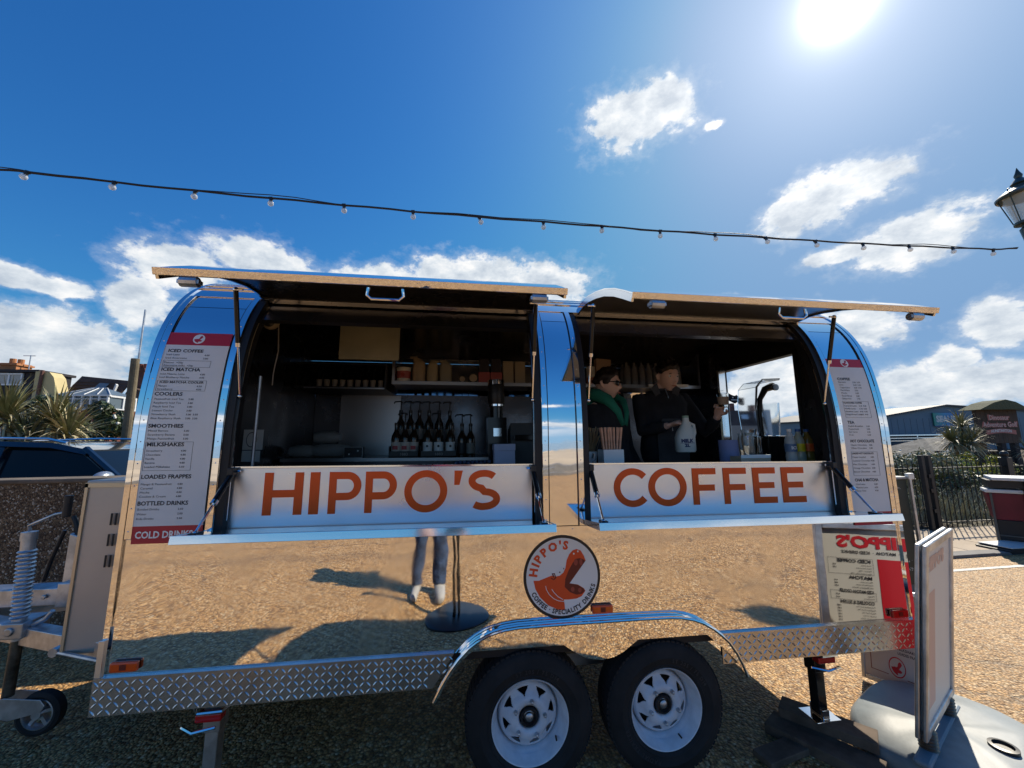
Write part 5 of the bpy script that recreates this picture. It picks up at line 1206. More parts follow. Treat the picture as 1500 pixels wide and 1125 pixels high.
# outer face: same poster seen edge on, light showing through it painted pink
fo = lambda u, v: sgn(u, v, -.0112)
mb = MB(); mb.flat([(.06, .10), (.22, .10), (.22, Hh-.24), (.06, Hh-.24)], lambda u, v: sgn(u, v, -.0106)); mb.build('poster_lit_through', mat('poster_pink', (.66, .46, .38), .5), sp_, norm=False)
mb = MB(); put_text(mb, "HIPPO'S", fo, .07, Hh-.135, .055, 'l', .09, 1.25, maxw=.45); mb.build('poster_title', 'poster_pink', sp_, norm=False)
for uu in (.10, Wd-.10):
    p = sgn(uu, 0, 0); q = MB(); q.cyl((p.x, p.y, .10), tuple(p+Vector((0, 0, .01))), .027, 18)
    for k in range(7): q.lathe([(.026, -.0075), (.036, 0), (.026, .0075)], (p.x, p.y, .110+.0145*k), (0, 0, 1), 18)
    q.build('spring', mat('spring_steel', (.20, .16, .12), .45, .8, bump=(60, .3, .001)), sg, smooth=True, sharp=30)
bs = MB(); vs = []; fs = []; N = 48; BC = u3*.10+n3*(.02)
prf = [(.0, .0, .0), (1.0, .0, .0), (1.03, .03, 0), (1.01, .075, 0), (.95, .098, 0), (.60, .112, 0), (0.02, .118, 0)]
for r, h, _ in prf[1:]:
    for k in range(N):
        a = 2*PI*k/N; ca, sa = math.cos(a), math.sin(a); ex = .72
        p = u3*(.42*r*math.copysign(abs(ca)**ex, ca))+n3*(.35*r*math.copysign(abs(sa)**ex, sa)); vs.append(p+BC+Vector((0, 0, h+.006*math.cos(6*a)*(r > .5 and h > .05))))
for i in range(len(prf)-2):
    for k in range(N): k2 = (k+1) % N; fs.append((i*N+k, i*N+k2, (i+1)*N+k2, (i+1)*N+k))
fs.append(tuple(range(N))[::-1]); fs.append(tuple((len(prf)-2)*N+k for k in range(N)))
bs.add(vs, fs); bo = bs.build('weighted_base', mat('base_grey', (.25, .28, .29), .5, bump=(50, .25, .002), vary=(4, .25)), sg, smooth=True, sharp=60)
MB().bb(-.34, .34, -.03, .03, .100, .125).xf(Matrix.Rotation(-UA+PI/2, 4, 'Z')).build('base_channel', mat('base_blue', (.20, .26, .31), .5, bump=(50, .2, .002)), bo, bevel=.01)
c0 = BC+n3*.17; MB().lathe([(.048, .10), (.050, .122), (.036, .124), (.034, .112), (.0, .112)], (c0.x, c0.y, 0), n=24).build('filler_cap', 'black_plastic', bo, smooth=True, sharp=35)

af = thing('leaning_poster_frame', 'low A-frame poster board with red logo leaning behind the right end of the trailer', 'poster board', (2.655, .33, 0), 0)
UB = Vector((.11, -.26, 0)).normalized(); NBk = Vector((.92, .39, 0)); lean = R_(10)
def asg(u, v, t): return UB*(u-.25)*.70+(Vector((0, 0, 1))*math.cos(lean)+NBk*math.sin(lean))*v-NBk*t*math.cos(lean)+Vector((0, 0, .02+t*math.sin(lean)))
q = MB().prism([(.02, .02), (.48, .02), (.48, .56), (.02, .56)], asg, -.006, .006); ap = q.build('poster', 'poster_white', af)
q = MB()
for (a, c_, e, h) in ((0, .028, 0, .58), (.472, .50, 0, .58), (.028, .472, 0, .028), (.028, .472, .552, .58)): q.prism([(a, e), (c_, e), (c_, h), (a, h)], asg, -.010, .012)
q.build('poster_frame', 'galvanised', af, bevel=.004)
q = MB()
for (a, c_, e, h) in ((.07, .076, .07, .52), (.424, .43, .07, .52), (.074, .19, .07, .074), (.31, .426, .07, .074)): q.flat([(a, e), (c_, e), (c_, h), (a, h)], lambda u, v: asg(u, v, .0066))
q.build('poster_border', mat('poster_brown', (.30, .10, .06), .5), ap, norm=False)
q = MB(); q.flat([(.25+u*.052, .125+v*.052) for u, v in HIPPO_BODY], lambda u, v: asg(u, v, .0068)); disc(q, .96, 1.08, lambda u, v: asg(.25+u*.052, .125+v*.052, .0068), 30); q.build('poster_logo', 'poster_red', ap, norm=False)
q = MB()
for (a, c_) in ((.12, .20), (.26, .36)): q.flat([(a, .26), (c_, .26), (c_+.02, .42), (a-.01, .42)], lambda u, v: asg(u, v, .0067))
q.build('poster_picture', mat('picture_brown', (.24, .13, .09), .5), ap, norm=False)
q = MB(); put_text(q, 'ICED LATTES', lambda u, v: asg(u, v, .0068), .10, .225, .014, 'l', .02, maxw=.13); put_text(q, 'MILKSHAKES', lambda u, v: asg(u, v, .0068), .26, .225, .014, 'l', .02, maxw=.13); put_text(q, 'LOADED FRAPPES', lambda u, v: asg(u, v, .0068), .26, .20, .014, 'l', .02, maxw=.15)
q.build('poster_text', 'vinyl_ink', ap, norm=False)
q = MB()
for k in (-1, 1): q.tube([asg(.25+k*.2, .56, -.01), asg(.25+k*.2, .56, -.01)+Vector((.20, .08, -.55))], .010, 6)
q.build('rear_prop', 'galvanised', af)
# timber packing under the right steady
for i, (cx, cy_, w, d_, h, z_, a, lb) in enumerate(((1.80, .02, .46, .15, .05, 0, -58, 'wide dark plank flat on the ground under the right steady leg'), (1.905, .09, .40, .13, .048, .0505, -50, 'thick dark timber block on top, right under the steady foot'), (1.62, .04, .34, .10, .03, .0, 12, 'thin dark offcut lying on the ground toward the wheels from the planks'))):
    q = MB().bb(-w/2, w/2, -d_/2, d_/2, 0, h).build('timber_block', 'wood_block', bevel=.004); q.location = (cx, cy_, z_); q.rotation_euler = (0, 0, R_(a)); tag(q, lb, 'timber')

# ------------------------------------------------------------------ sea wall and car at left
M, g, P = gm('pebble_dash', col=(.1, .07, .05), rough=.85)
pos = g.n('ShaderNodeNewGeometry').outputs['Position']
v1 = g.n('ShaderNodeTexVoronoi'); g.put(v1.inputs['Vector'], pos); v1.inputs['Scale'].default_value = 85
h1 = g.sep(v1.outputs['Color'])[0]
c = g.ramp(h1, [(0, (.05, .032, .02)), (.5, (.13, .085, .05)), (.85, (.24, .17, .10)), (1, (.55, .50, .42))])
c = g.mix(g.ss(g.noise(pos, 1.2, 5, .6), .4, .7, 0, .6), c, (.07, .05, .035, 1))
g.put(P.inputs['Base Color'], c)
bn = g.n('ShaderNodeBump'); bn.inputs['Strength'].default_value = 1; bn.inputs['Distance'].default_value = .008; g.put(bn.inputs['Height'], g.m('MULTIPLY', v1.outputs['Distance'], -1)); g.put(P.inputs['Normal'], bn.outputs[0])
mat('mortar_pale', (.34, .31, .27), .85, bump=(60, .5, .002))
sw = thing('low_wall', 'low brown pebble dashed wall with a pale mortar repair running down it', 'wall', (-8, 2.22, 0))
MB().bb(-8, 7.6, -.12, .12, -.1, 1.235).build('wall_body', 'pebble_dash', sw)
MB().bb(-8, 7.6, -.135, .135, 1.235, 1.275).build('coping', mat('coping', (.16, .13, .10), .85, bump=(70, .6, .004), vary=(5, .3)), sw, bevel=.012)
cr = MB(); pts = [(4.93, 1.22, .035), (4.86, 1.18, .04), (4.82, 1.10, .035), (4.83, .98, .03), (4.87, .86, .028), (4.86, .74, .022), (4.83, .62, .018), (4.80, .50, .012), (4.76, .40, .006)]
L_ = [(x-w, z_) for x, z_, w in pts]; R2 = [(x+w, z_) for x, z_, w in pts]
cr.prism([(x+.008*math.sin(i*2.3), z_) for i, (x, z_) in enumerate(L_+R2[::-1])], lambda u, v, t: (u, t, v), -.128, -.1195); cr.build('mortar_repair', 'mortar_pale', sw)

mat('car_navy', (.012, .02, .035), .18, .3, coat=1); mat('car_blue', (.06, .10, .15), .2, .4, coat=1)
def car(name, label, loc, rz, paint, sc=1.0, glassm='window_glass'):
    """estate/SUV body lofted from side-profile stations; x forward"""
    t = thing(name, label, 'car', loc, rz); k = sc
    st_ = [(-2.30, .55, .80, .70), (-2.25, .35, 1.02, .80), (-1.95, .26, 1.06, .90), (-1.2, .24, 1.08, .93), (0, .24, 1.08, .94), (.9, .24, 1.06, .94), (1.3, .24, 1.02, .92), (1.9, .26, .94, .88), (2.2, .34, .82, .80), (2.32, .48, .66, .66)]
    mb = MB(); n = 18; vs = []; fs = []
    for x, zl, zh, hw in st_:
        for i in range(n):
            a = 2*PI*i/n; ca, sa = math.cos(a), math.sin(a); e = .42
            vs.append((x*k, hw*k*math.copysign(abs(ca)**e, ca), ((zl+zh)/2+(zh-zl)/2*math.copysign(abs(sa)**e, sa))*k))
    for j in range(len(st_)-1):
        for i in range(n): i2 = (i+1) % n; fs.append((j*n+i, j*n+i2, (j+1)*n+i2, (j+1)*n+i))
    fs.append(tuple(range(n))[::-1]); fs.append(tuple((len(st_)-1)*n+i for i in range(n)))
    mb.add(vs, fs); b_ = mb.build('body', paint, t, smooth=True, sharp=50)
    low = [(-2.05, 1.03), (-1.75, 1.50), (-1.2, 1.585), (-.4, 1.615), (.25, 1.585), (.62, 1.50), (1.28, 1.04)]
    def gh(zs, inset, mbq, pad):
        A = low
        vs = [(x*k, s*(.86-inset*((z_-1.03)/.6)*.22*1)*k, z_*k) for s in (-1, 1) for x, z_ in A]; m_ = len(A)
        f = [tuple(range(m_)), tuple(range(m_, 2*m_))[::-1]]+[(i, (i+1) % m_, (i+1) % m_+m_, i+m_) for i in range(m_)]
        mbq.add(vs, f)
    gmb = MB(); gh(0, 1, gmb, 0); gmb.build('greenhouse', glassm, t, bevel=.02)
    rf = MB(); top = [(-1.78, 1.505), (-1.2, 1.60), (-.4, 1.632), (.25, 1.602), (.62, 1.515)]
    vs = [(x*k, s*.70*k, z_*k) for s in (-1, 1) for x, z_ in top]+[(x*k, s*.735*k, (z_-.055)*k) for s in (-1, 1) for x, z_ in top]
    m_ = len(top); f = []
    for i in range(m_-1): f += [(i, i+1, m_+i+1, m_+i), (i, 2*m_+i, 2*m_+i+1, i+1), (m_+i, m_+i+1, 3*m_+i+1, 3*m_+i)]
    f += [(0, m_, 3*m_, 2*m_), (m_-1, 3*m_-1, 4*m_-1, 2*m_-1)]
    rf.add(vs, f); ro = rf.build('roof', paint, t, smooth=True, sharp=40)
    for s in (-1, 1):
        p = MB()
        W_ = lambda x, z_: (x*k, s*(.872-((z_-1.03)/.6)*.22)*k, z_*k)
        for pts, r in ((( (.58, 1.53), (1.26, 1.05)), .035), (((-.25, 1.60), (-.20, 1.05)), .045), (((-1.25, 1.57), (-1.45, 1.05)), .05), (((-1.80, 1.48), (-2.02, 1.06)), .06)):
            p.tube([W_(*q) for q in pts], r*k, 6)
        p.build('pillar', paint, t, smooth=True)
        MB().tube([W_(*q) for q in ((-1.72, 1.47), (-1.2, 1.555), (-.4, 1.585), (.22, 1.555), (.58, 1.475), (1.16, 1.075), (-1.95, 1.065))], .009*k, 6).build('window_trim', 'bright_edge', t, smooth=True)
        rl = MB().tube([(x*k, s*.66*k, z_*k) for x, z_ in ((-1.4, 1.60), (-1.2, 1.645), (-.4, 1.665), (.15, 1.65), (.35, 1.60))], .014*k, 8).build('roof_rail', 'bright_edge', t, smooth=True)
        wm = MB().sphere((1.05*k, s*1.0*k, 1.20*k), .12*k, 18, 12, (.62, 1.0, .68)); mo = wm.build('wing_mirror', mat('mirror_silver', (.42, .44, .46), .22, .7, coat=.6), t, smooth=True, sharp=180)
        MB().tube([(1.07*k, s*.84*k, 1.10*k), (1.05*k, s*.95*k, 1.15*k)], .025*k, 8).build('mirror_arm', 'black_plastic', mo)
        for x in (-1.42, 1.42):
            w = MB(); w.lathe([(.22, -.09), (.33, -.10), (.345, -.06), (.345, .06), (.33, .10), (.22, .09)], (x*k, s*.84*k, .345*k), (0, 1, 0), 28); wo_ = w.build('wheel', 'rubber', t, smooth=True)
            MB().lathe([(.21, .095*s), (.12, .11*s), (.04, .10*s)], (x*k, s*.84*k, .345*k), (0, 1, 0), 20).build('hub_cap', 'galvanised', wo_)
        MB().sphere((2.16*k, s*.62*k, .72*k), .13*k, 12, 8, (.6, 1.2, .6)).build('headlight', 'clear_plastic', t, smooth=True)
    for i, x in enumerate((.30,)): MB().bb(x, x+.34, -.55, -.25, 1.05, 1.30).build('seat', 'black_cloth', t, bevel=.05)
    return t
car('parked_car', 'dark navy estate car with silver wing mirror parked behind the low wall', (-4.95, 3.98, 0), 0, 'car_navy', 1.0)
car('parked_car', 'lighter blue grey car half hidden behind the navy estate car', (-8.5, 6.95, 0), 0, 'car_blue', 1.0, mat('window_blue', (.14, .20, .27), .08, 0, coat=1))

# ------------------------------------------------------------------ vegetation builders
mat('leaf_spike', (.20, .20, .085), .45, vary=(9, .35)); mat('leaf_dry', (.46, .39, .23), .7, vary=(9, .3)); mat('bark', (.16, .125, .09), .9, bump=(30, .8, .01))
mat('leaf_dark', (.030, .055, .022), .4, vary=(4, .5)); mat('leaf_mid', (.10, .13, .045), .5, vary=(4, .5)); mat('leaf_pale', (.36, .36, .24), .55, vary=(5, .5)); mat('leaf_yellow', (.45, .42, .02), .5, vary=(5, .3)); mat('flower_white', (.75, .74, .66), .6)
def blade(mb, p, d, L, w, droop, n=5):
    d = Vector(d).normalized(); side = d.cross(Vector((0, 0, 1))); side = side.normalized() if side.length > .05 else Vector((1, 0, 0))
    q = Vector(p); vs = []; dirv = d.copy()
    for i in range(n+1):
        f = i/n; ww = w*(.5+1.2*f if f < .35 else 1.0-(f-.35)/.65*.98)
        vs += [q-side*ww, q+side*ww]; dirv = (dirv+Vector((0, 0, -droop*f))).normalized(); q = q+dirv*L/n
    mb.add(vs, [(2*i, 2*i+1, 2*i+3, 2*i+2) for i in range(n)])
def cordyline(name, label, loc, heads, trunk, L=.55, n=110, seed=1, dry=.3, group=None):
    rnd = random.Random(seed); t = thing(name, label, 'palm tree', loc, 0, group)
    tr = MB()
    for pts, r in trunk: tr.tube(pts, r, 8)
    tr.build('trunk', 'bark', t, smooth=True)
    for c_ in heads:
        g1, g2 = MB(), MB()
        for i in range(n):
            a = rnd.uniform(0, 2*PI); e = rnd.uniform(-.9, 1.45); d_ = (math.cos(a)*math.cos(e), math.sin(a)*math.cos(e), math.sin(e))
            dead = e < -.15 or rnd.random() < dry*.4
            blade(g2 if dead else g1, Vector(c_)+Vector(d_)*.03, d_, L*rnd.uniform(.75, 1.1), .016*L/.55, rnd.uniform(.12, .45)+(.25 if dead else 0))
        g1.build('crown', 'leaf_spike', t, norm=False, kind='stuff'); g2.build('dead_leaves', 'leaf_dry', t, norm=False, kind='stuff')
    return t
def leafmass(name, label, cat, loc, ext, n, mats_, leaf=.05, seed=3, lump=.35, group=None, stems=6, kind=None, flowers=0):
    rnd = random.Random(seed); t = thing(name, label, cat, loc, 0, group)
    mbs = [MB() for _ in mats_]; fl = MB(); lumps = [(Vector((rnd.uniform(-1, 1)*ext[0], rnd.uniform(-1, 1)*ext[1], rnd.uniform(.25, 1)*ext[2])), rnd.uniform(.5, 1)*lump) for _ in range(int(10+ext[0]*9))]
    for i in range(n):
        c_, r = rnd.choice(lumps); d_ = Vector((rnd.gauss(0, 1), rnd.gauss(0, 1), rnd.gauss(0, 1))).normalized(); p = c_+d_*r*rnd.uniform(.55, 1.0)
        if p.z < 0: p.z = abs(p.z)*.3
        nn = (d_+Vector((rnd.gauss(0, .5), rnd.gauss(0, .5), rnd.gauss(0, .5)))).normalized(); u = nn.orthogonal().normalized(); u.rotate(Quaternion(nn, rnd.uniform(0, 6))); w = nn.cross(u)
        s = leaf*rnd.uniform(.6, 1.3); k = rnd.choice(range(len(mats_)))
        mbs[k].add([p-u*s, p-w*s*.42+nn*s*.12, p+u*s, p+w*s*.42+nn*s*.12], [(0, 1, 2, 3)])
        if flowers and i % flowers == 0 and d_.z > 0: fl.sphere(tuple(p+d_*.03), leaf*.45, 5, 4)
    st = MB()
    for i in range(stems):
        c_, r = rnd.choice(lumps); st.tube([(c_.x*.6, c_.y*.6, 0), tuple(c_*.6), tuple(c_)], [.02, .014, .006], 5)
    st.build('stem', 'bark', t)
    for mb, m_ in zip(mbs, mats_): mb.build('foliage', m_, t, norm=False, kind='stuff')
    if flowers: fl.build('blossom', 'flower_white', t, kind='stuff')
    return t
cordyline('cabbage_palm', 'spiky cabbage palm with drooping dry leaves behind the parked cars', (-7.40, 5.6, 0), [(-.15, 0, 2.02), (.10, .1, 1.62), (.62, .2, 1.72), (-.75, .2, 1.70), (-.3, -.2, 1.35), (.3, .3, 1.95)], [([(0, 0, 0), (.02, 0, .8), (.2, .1, 1.3), (.62, .2, 1.76)], [.06, .05, .045, .035]), ([(.02, 0, .9), (-.1, 0, 1.5), (-.15, 0, 2.1)], [.05, .045, .04]), ([(0, 0, .7), (-.4, .1, 1.2), (-.75, .2, 1.72)], [.05, .04, .035])], L=.74, n=170, seed=4, dry=.8)
leafmass('hedge_bush', 'dark glossy evergreen bush with small white blossom left of the trailer', 'bush', (-9.0, 8.9, 0), (1.2, .5, 2.45), 15000, ['leaf_dark', 'leaf_dark', 'leaf_mid'], .075, 5, .42, flowers=60, stems=8)
leafmass('hedge_bush', 'low dark bush in the gap behind the cars', 'bush', (-10.6, 9.2, 0), (.9, .5, 1.35), 2600, ['leaf_dark', 'leaf_mid'], .06, 6, .4, stems=6)
# timber fence behind the cars
fp = thing('board_fence', 'dark brown close board garden fence behind the parked cars', 'fence', (-17.5, 10.2, 0))
bd0 = None
for i in range(64):
    if bd0 is None: bd0 = MB().bb(-.067, .067, -.01, .01, 0, 1.62).build('fence_board', mat('fence_brown', (.09, .06, .045), .85, bump=(25, .5, .004), vary=(3, .35)), fp); o = bd0
    else: o = bd0.copy(); COL.objects.link(o); o.parent = fp
    o.location = (.14*i, .012*(i % 2), random.uniform(-.015, .015))
MB().bb(-.1, 9, .02, .06, 1.40, 1.47).bb(-.1, 9, .02, .06, .4, .47).build('fence_rail', 'fence_brown', fp)
# mooring post and thin mast
q = MB().cyl((0, 0, 0), (-.02, 0, 3.03), .064, 14, .058); po = q.build('timber_post', mat('old_timber', (.17, .14, .09), .85, bump=(18, .8, .01), vary=(4, .3))); po.location = (-5.52, 5.35, 0); tag(po, 'thick weathered timber post standing right beside the left end of the trailer', 'post')
q = MB().cyl((0, 0, 0), (.03, 0, 4.0), .022, 8, .014); q = q.build('thin_mast', 'galvanised'); q.location = (-5.72, 5.62, 0); tag(q, 'thin pale mast rising behind the timber post', 'mast')

# ------------------------------------------------------------------ houses at left
mat('roof_tile', (.085, .055, .045), .8, bump=(14, .5, .01), vary=(2, .25)); mat('render_yellow', (.60, .50, .26), .8, vary=(1, .1)); mat('render_white', (.70, .70, .68), .8, vary=(1, .08)); mat('upvc', (.75, .77, .78), .4)
mat('brick_red', (.22, .075, .05), .85, bump=(12, .4, .01), vary=(3, .3)); mat('brick_orange', (.45, .19, .08), .85, vary=(3, .3)); mat('slate_dark', (.025, .022, .028), .7); mat('house_glass', (.16, .20, .23), .08, coat=1); mat('gutter', (.14, .06, .045), .6)
XP = lambda u, v, t: (u, t, v)
def window(parent, x, y, z_, w, h, bars=2, m='upvc'):
    f = MB(); f.bb(x, x+w, y-.06, y, z_, z_+.06).bb(x, x+w, y-.06, y, z_+h-.06, z_+h).bb(x, x+.06, y-.06, y, z_+.06, z_+h-.06).bb(x+w-.06, x+w, y-.06, y, z_+.06, z_+h-.06)
    for i in range(1, bars): xx = x+w*i/bars; f.bb(xx-.03, xx+.03, y-.055, y-.002, z_+.06, z_+h-.06)
    f = f.build('window', m, parent); MB().bb(x+.06, x+w-.06, y-.03, y-.015, z_+.06, z_+h-.06).build('pane', 'house_glass', f); return f
h1_ = thing('house', 'house with flat dark dormer, white framed window and pale yellow gable end', 'house', (-18.6, 16, 0))
MB().bb(-4.0, 1.55, .2, 1.4, 0, 3.3).build('wall', 'render_white', h1_)
MB().prism([(1.56, 0), (1.56, 4.58), (2.05, 4.55), (2.22, 4.35), (2.42, 3.7), (2.48, 3.2), (2.48, 0)], XP, -.2, .3).build('gable_wall', 'render_yellow', h1_)
MB().prism([(1.54, 3.35), (1.54, 4.55), (-4.0, 4.55), (-4.0, 3.35)], XP, .0, 1.3).build('dormer', 'slate_dark', h1_)
MB().bb(-4.1, 1.62, -.15, 1.4, 4.56, 4.66).build('roof', 'slate_dark', h1_)
window(h1_, .05, -.02, 4.02, .95, .50, 2); window(h1_, -1.9, -.02, 4.02, 1.6, .50, 3)
MB().prism([(-4.0, 3.0), (1.5, 3.0), (1.4, 3.30), (-4.0, 3.30)], XP, -.3, .0).build('eaves', 'roof_tile', h1_)
MB().tube([(1.85, -.26, 4.62), (1.82, -.26, 3.6), (1.72, -.26, 3.0), (1.72, -.26, 0)], .055, 8).build('downpipe', 'gutter', h1_, smooth=True)
ch_ = MB().bb(-.45, .15, .5, 1.1, 4.66, 5.05).bb(-.50, .20, .45, 1.15, 4.95, 5.02)
ch_.cyl((-.3, .8, 5.05), (-.3, .8, 5.28), .10, 10).cyl((.0, .8, 5.05), (.0, .8, 5.25), .10, 10)
cho = ch_.build('chimney', 'brick_orange', h1_)
MB().tube([(.32, .8, 4.66), (.32, .8, 5.45)], .02, 6).tube([(.05, .8, 5.42), (.5, .8, 5.42)], .015, 5).build('aerial', 'galvanised', cho)
h2_ = thing('house', 'house with brown tiled roof and skylight behind a white conservatory', 'house', (-15.7, 16.2, 0))
MB().bb(-1.15, 1.0, .4, 1.6, 0, 3.1).build('wall', 'render_white', h2_)
slope = lambda u, v, t: (u, .1+(v-3.05)*.5+t, v)
rf2 = MB().prism([(-1.20, 3.05), (.95, 3.05), (1.25, 4.38), (-.78, 4.60)], slope, 0, .08).build('roof', 'roof_tile', h2_)
for j in range(10):
    f = j/10; MB().prism([(-1.18+.40*f, 3.06+1.40*f), (.93+.29*f, 3.06+1.30*f), (.93+.29*f, 3.085+1.30*f), (-1.18+.40*f, 3.085+1.40*f)], slope, -.03, -.002).build('tile_course', 'roof_tile', rf2)
MB().prism([(.04, 4.00), (.44, 3.98), (.52, 4.24), (.14, 4.27)], slope, -.08, -.035).build('skylight', 'house_glass', rf2)
MB().prism([(.01, 3.95), (.45, 3.93), (.45, 3.975), (.02, 3.995)], slope, -.10, -.035).build('skylight_frame', 'upvc', rf2)
MB().prism([(.92, 3.0), (.98, 3.0), (1.27, 4.1), (1.22, 4.15)], XP, .05, .14).build('bargeboard', 'upvc', h2_)
MB().bb(1.0, 1.9, .6, 1.6, 0, 3.0).build('side_wall', 'brick_red', h2_)
MB().prism([(.95, 3.0), (1.9, 3.0), (1.9, 3.9), (1.42, 4.1)], XP, .5, 1.6).build('side_roof', 'roof_tile', h2_)
window(h2_, 1.30, .58, 2.3, .5, .65, 1)
c2 = MB().bb(1.12, 1.62, .9, 1.4, 4.0, 5.0).bb(1.07, 1.67, .85, 1.45, 4.86, 4.93).build('chimney', mat('brick_dark', (.13, .06, .05), .85, vary=(3, .3)), h2_)
MB().cyl((1.27, 1.15, 5.0), (1.27, 1.15, 5.22), .09, 10).cyl((1.48, 1.15, 5.0), (1.48, 1.15, 5.22), .09, 10).build('chimney_pot', 'brick_red', c2)
cs = thing('conservatory', 'white framed conservatory with glazed hipped roof in front of the brown roofed house', 'conservatory', (-13.3, 13.6, 0))
MB().bb(-.90, .80, .06, 1.2, 0, 2.86).build('dwarf_wall', 'brick_red', cs)
MB().bb(-.86, .76, .05, 1.2, 2.86, 3.33).build('glazing', mat('cons_glass', (.12, .16, .19), .25, spec=.3), cs)
for i in range(7): x = -.87+.270*i; MB().bb(x-.022, x+.022, -.02, .049, 2.88, 3.32).build('mullion', 'upvc', cs)
MB().bb(-.91, .82, -.03, .05, 3.325, 3.375).bb(-.91, .82, -.03, .05, 2.84, 2.88).bb(-.88, .78, -.015, .045, 3.21, 3.235).bb(.765, .80, .05, 1.2, 3.30, 3.37).bb(.765, .80, .05, 1.2, 2.84, 2.90).bb(.765, .80, .60, .66, 2.90, 3.30).bb(.765, .80, 1.14, 1.2, 2.90, 3.30).build('window_frame', 'upvc', cs)
rg = MB(); A_ = [(-.90, 0, 3.375), (.81, 0, 3.375), (.81, 1.2, 3.375), (-.90, 1.2, 3.375), (-.25, .5, 3.66), (.30, .5, 3.66)]
rg.add(A_, [(0, 1, 5, 4), (1, 2, 5), (2, 3, 4, 5), (3, 0, 4)]); rg.build('glazed_roof', 'cons_glass', cs)
for i, (p, q_) in enumerate((((-.90, 0, 3.385), (-.25, .5, 3.67)), ((.81, 0, 3.385), (.30, .5, 3.67)), ((-.25, .5, 3.68), (.30, .5, 3.68)), ((-.45, 0, 3.385), (-.12, .5, 3.68)), ((-.02, 0, 3.385), (.02, .5, 3.68)), ((.40, 0, 3.385), (.16, .5, 3.68)))): MB().tube([p, q_], .016, 6).build('roof_bar', 'upvc', cs)
# far house, white van and flag seen through the trailer's end window
h3_ = thing('house', 'brown roofed house with white chimney stack seen through the trailer window', 'house', (16.0, 18, 0))
MB().bb(-2.5, .85, 0, 2, 0, 2.2).build('wall', mat('wall_tan', (.33, .28, .24), .8), h3_); MB().prism([(-2.6, 2.2), (.88, 2.2), (.80, 3.08), (-2.3, 3.08)], lambda u, v, t: (u, (v-2.2)*.5+t, v), 0, .1).build('roof', 'roof_tile', h3_)
MB().prism([(-.05, 2.6), (.35, 2.6), (.40, 2.85), (.0, 2.85)], lambda u, v, t: (u, (v-2.2)*.5+t, v), -.05, -.01).build('skylight', 'upvc', h3_)
MB().bb(.86, 1.42, -.3, .3, 0, 3.05).build('white_stack', 'render_white', h3_); MB().bb(.80, 1.05, .35, .7, 2.6, 3.42).build('chimney', 'brick_dark', h3_); MB().bb(-.38, -.20, .5, .8, 2.6, 3.5).build('chimney', 'brick_dark', h3_)
window(h3_, .1, -.02, 1.2, .6, .6, 2)
hd_ = thing('hoarding', 'blue and white hoarding beside the white stack seen through the window', 'hoarding', (13.0, 14, 0)); MB().bb(-.28, .45, 0, .06, 1.15, 1.62).build('board', mat('sign_blue', (.03, .12, .35), .5), hd_); MB().bb(-.28, .45, 0, .06, 1.63, 1.80).build('board_top', 'render_white', hd_); MB().bb(-.2, .2, -.01, 0, 1.25, 1.30).bb(-.2, .1, -.01, 0, 1.42, 1.47).build('board_print', 'render_white', hd_)
for x in (-.25, .42): MB().bb(x-.03, x+.03, .0, .06, 0, 1.15).build('post', 'black_plastic', hd_)
fg = thing('pirate_flag', 'ragged black flag with white emblem flying on a thin pole', 'flag', (12.35, 14.4, 0)); MB().cyl((0, 0, 0), (0, 0, 3.65), .02, 8).build('pole', 'galvanised', fg, smooth=True)
q = MB(); vs = [(.0+.75*i/14, .07*math.sin(i*.8), 3.20+.36*j/6-.14*(i/14)+.05*math.sin(i*.9)) for j in range(7) for i in range(15)]; q.add(vs, [(j*15+i, j*15+i+1, (j+1)*15+i+1, (j+1)*15+i) for j in range(6) for i in range(14)]); q.build('flag_cloth', 'black_cloth', fg, smooth=True, norm=False)
q = MB().sphere((.28, -.0, 3.38), .07, 10, 8, (1, .6, 1)); q.tube([(.12, -.05, 3.27), (.45, -.06, 3.26)], .018, 6); q.build('flag_emblem', 'render_white', fg)

# ------------------------------------------------------------------ right hand background
b1 = thing('leisure_building', 'long blue grey low pitched hall with coloured sign on its gable', 'building', (41, 30, 0))
bm_ = mat('cladding_blue', (.13, .20, .26), .6, vary=(.3, .08))
w_ = MB().prism([(-1.5, -1), (20, -1), (20, 3.55), (6.4, 4.30), (-1.5, 3.15)], XP, 0, 18).build('wall', bm_, b1)
for i in range(30): MB().bb(-1.45+.72*i, -1.43+.72*i, -.012, -.001, 0, 3.1).build('cladding_joint', mat('joint_dark', (.07, .10, .13), .6), w_)
MB().prism([(-1.7, 3.10), (6.4, 4.28), (20.2, 3.52), (20.2, 3.66), (6.4, 4.44), (-1.7, 3.26)], XP, -.2, 18.1).build('roof', mat('roof_edge', (.05, .055, .065), .6), b1)
MB().bb(.2, 2.0, 3, 5, 3.4, 3.95).build('roof_vent', 'roof_tile', b1)
MB().bb(-1.5, 6, -.9, 0, 1.45, 1.55).bb(-1.5, 6, -.92, -.85, 1.20, 1.27).bb(-1.5, 6, -.92, -.85, .95, 1.02).bb(1.4, 1.5, -.92, -.82, .3, 1.45).build('loading_rail', 'bright_edge', b1)
MB().bb(-1.5, 7, -1.0, -.1, -.2, .85).build('plinth', mat('plinth_dark', (.04, .06, .08), .7), b1)
sn = thing('building_sign', 'green to blue rectangular sign with white capital lettering on the hall gable', 'sign', (45.7, 29.93, 0))
M, g, P = gm('sign_gradient', col=(.1, .3, .5), rough=.4)
gx = g.sep(g.n('ShaderNodeTexCoord').outputs['Object'])[0]
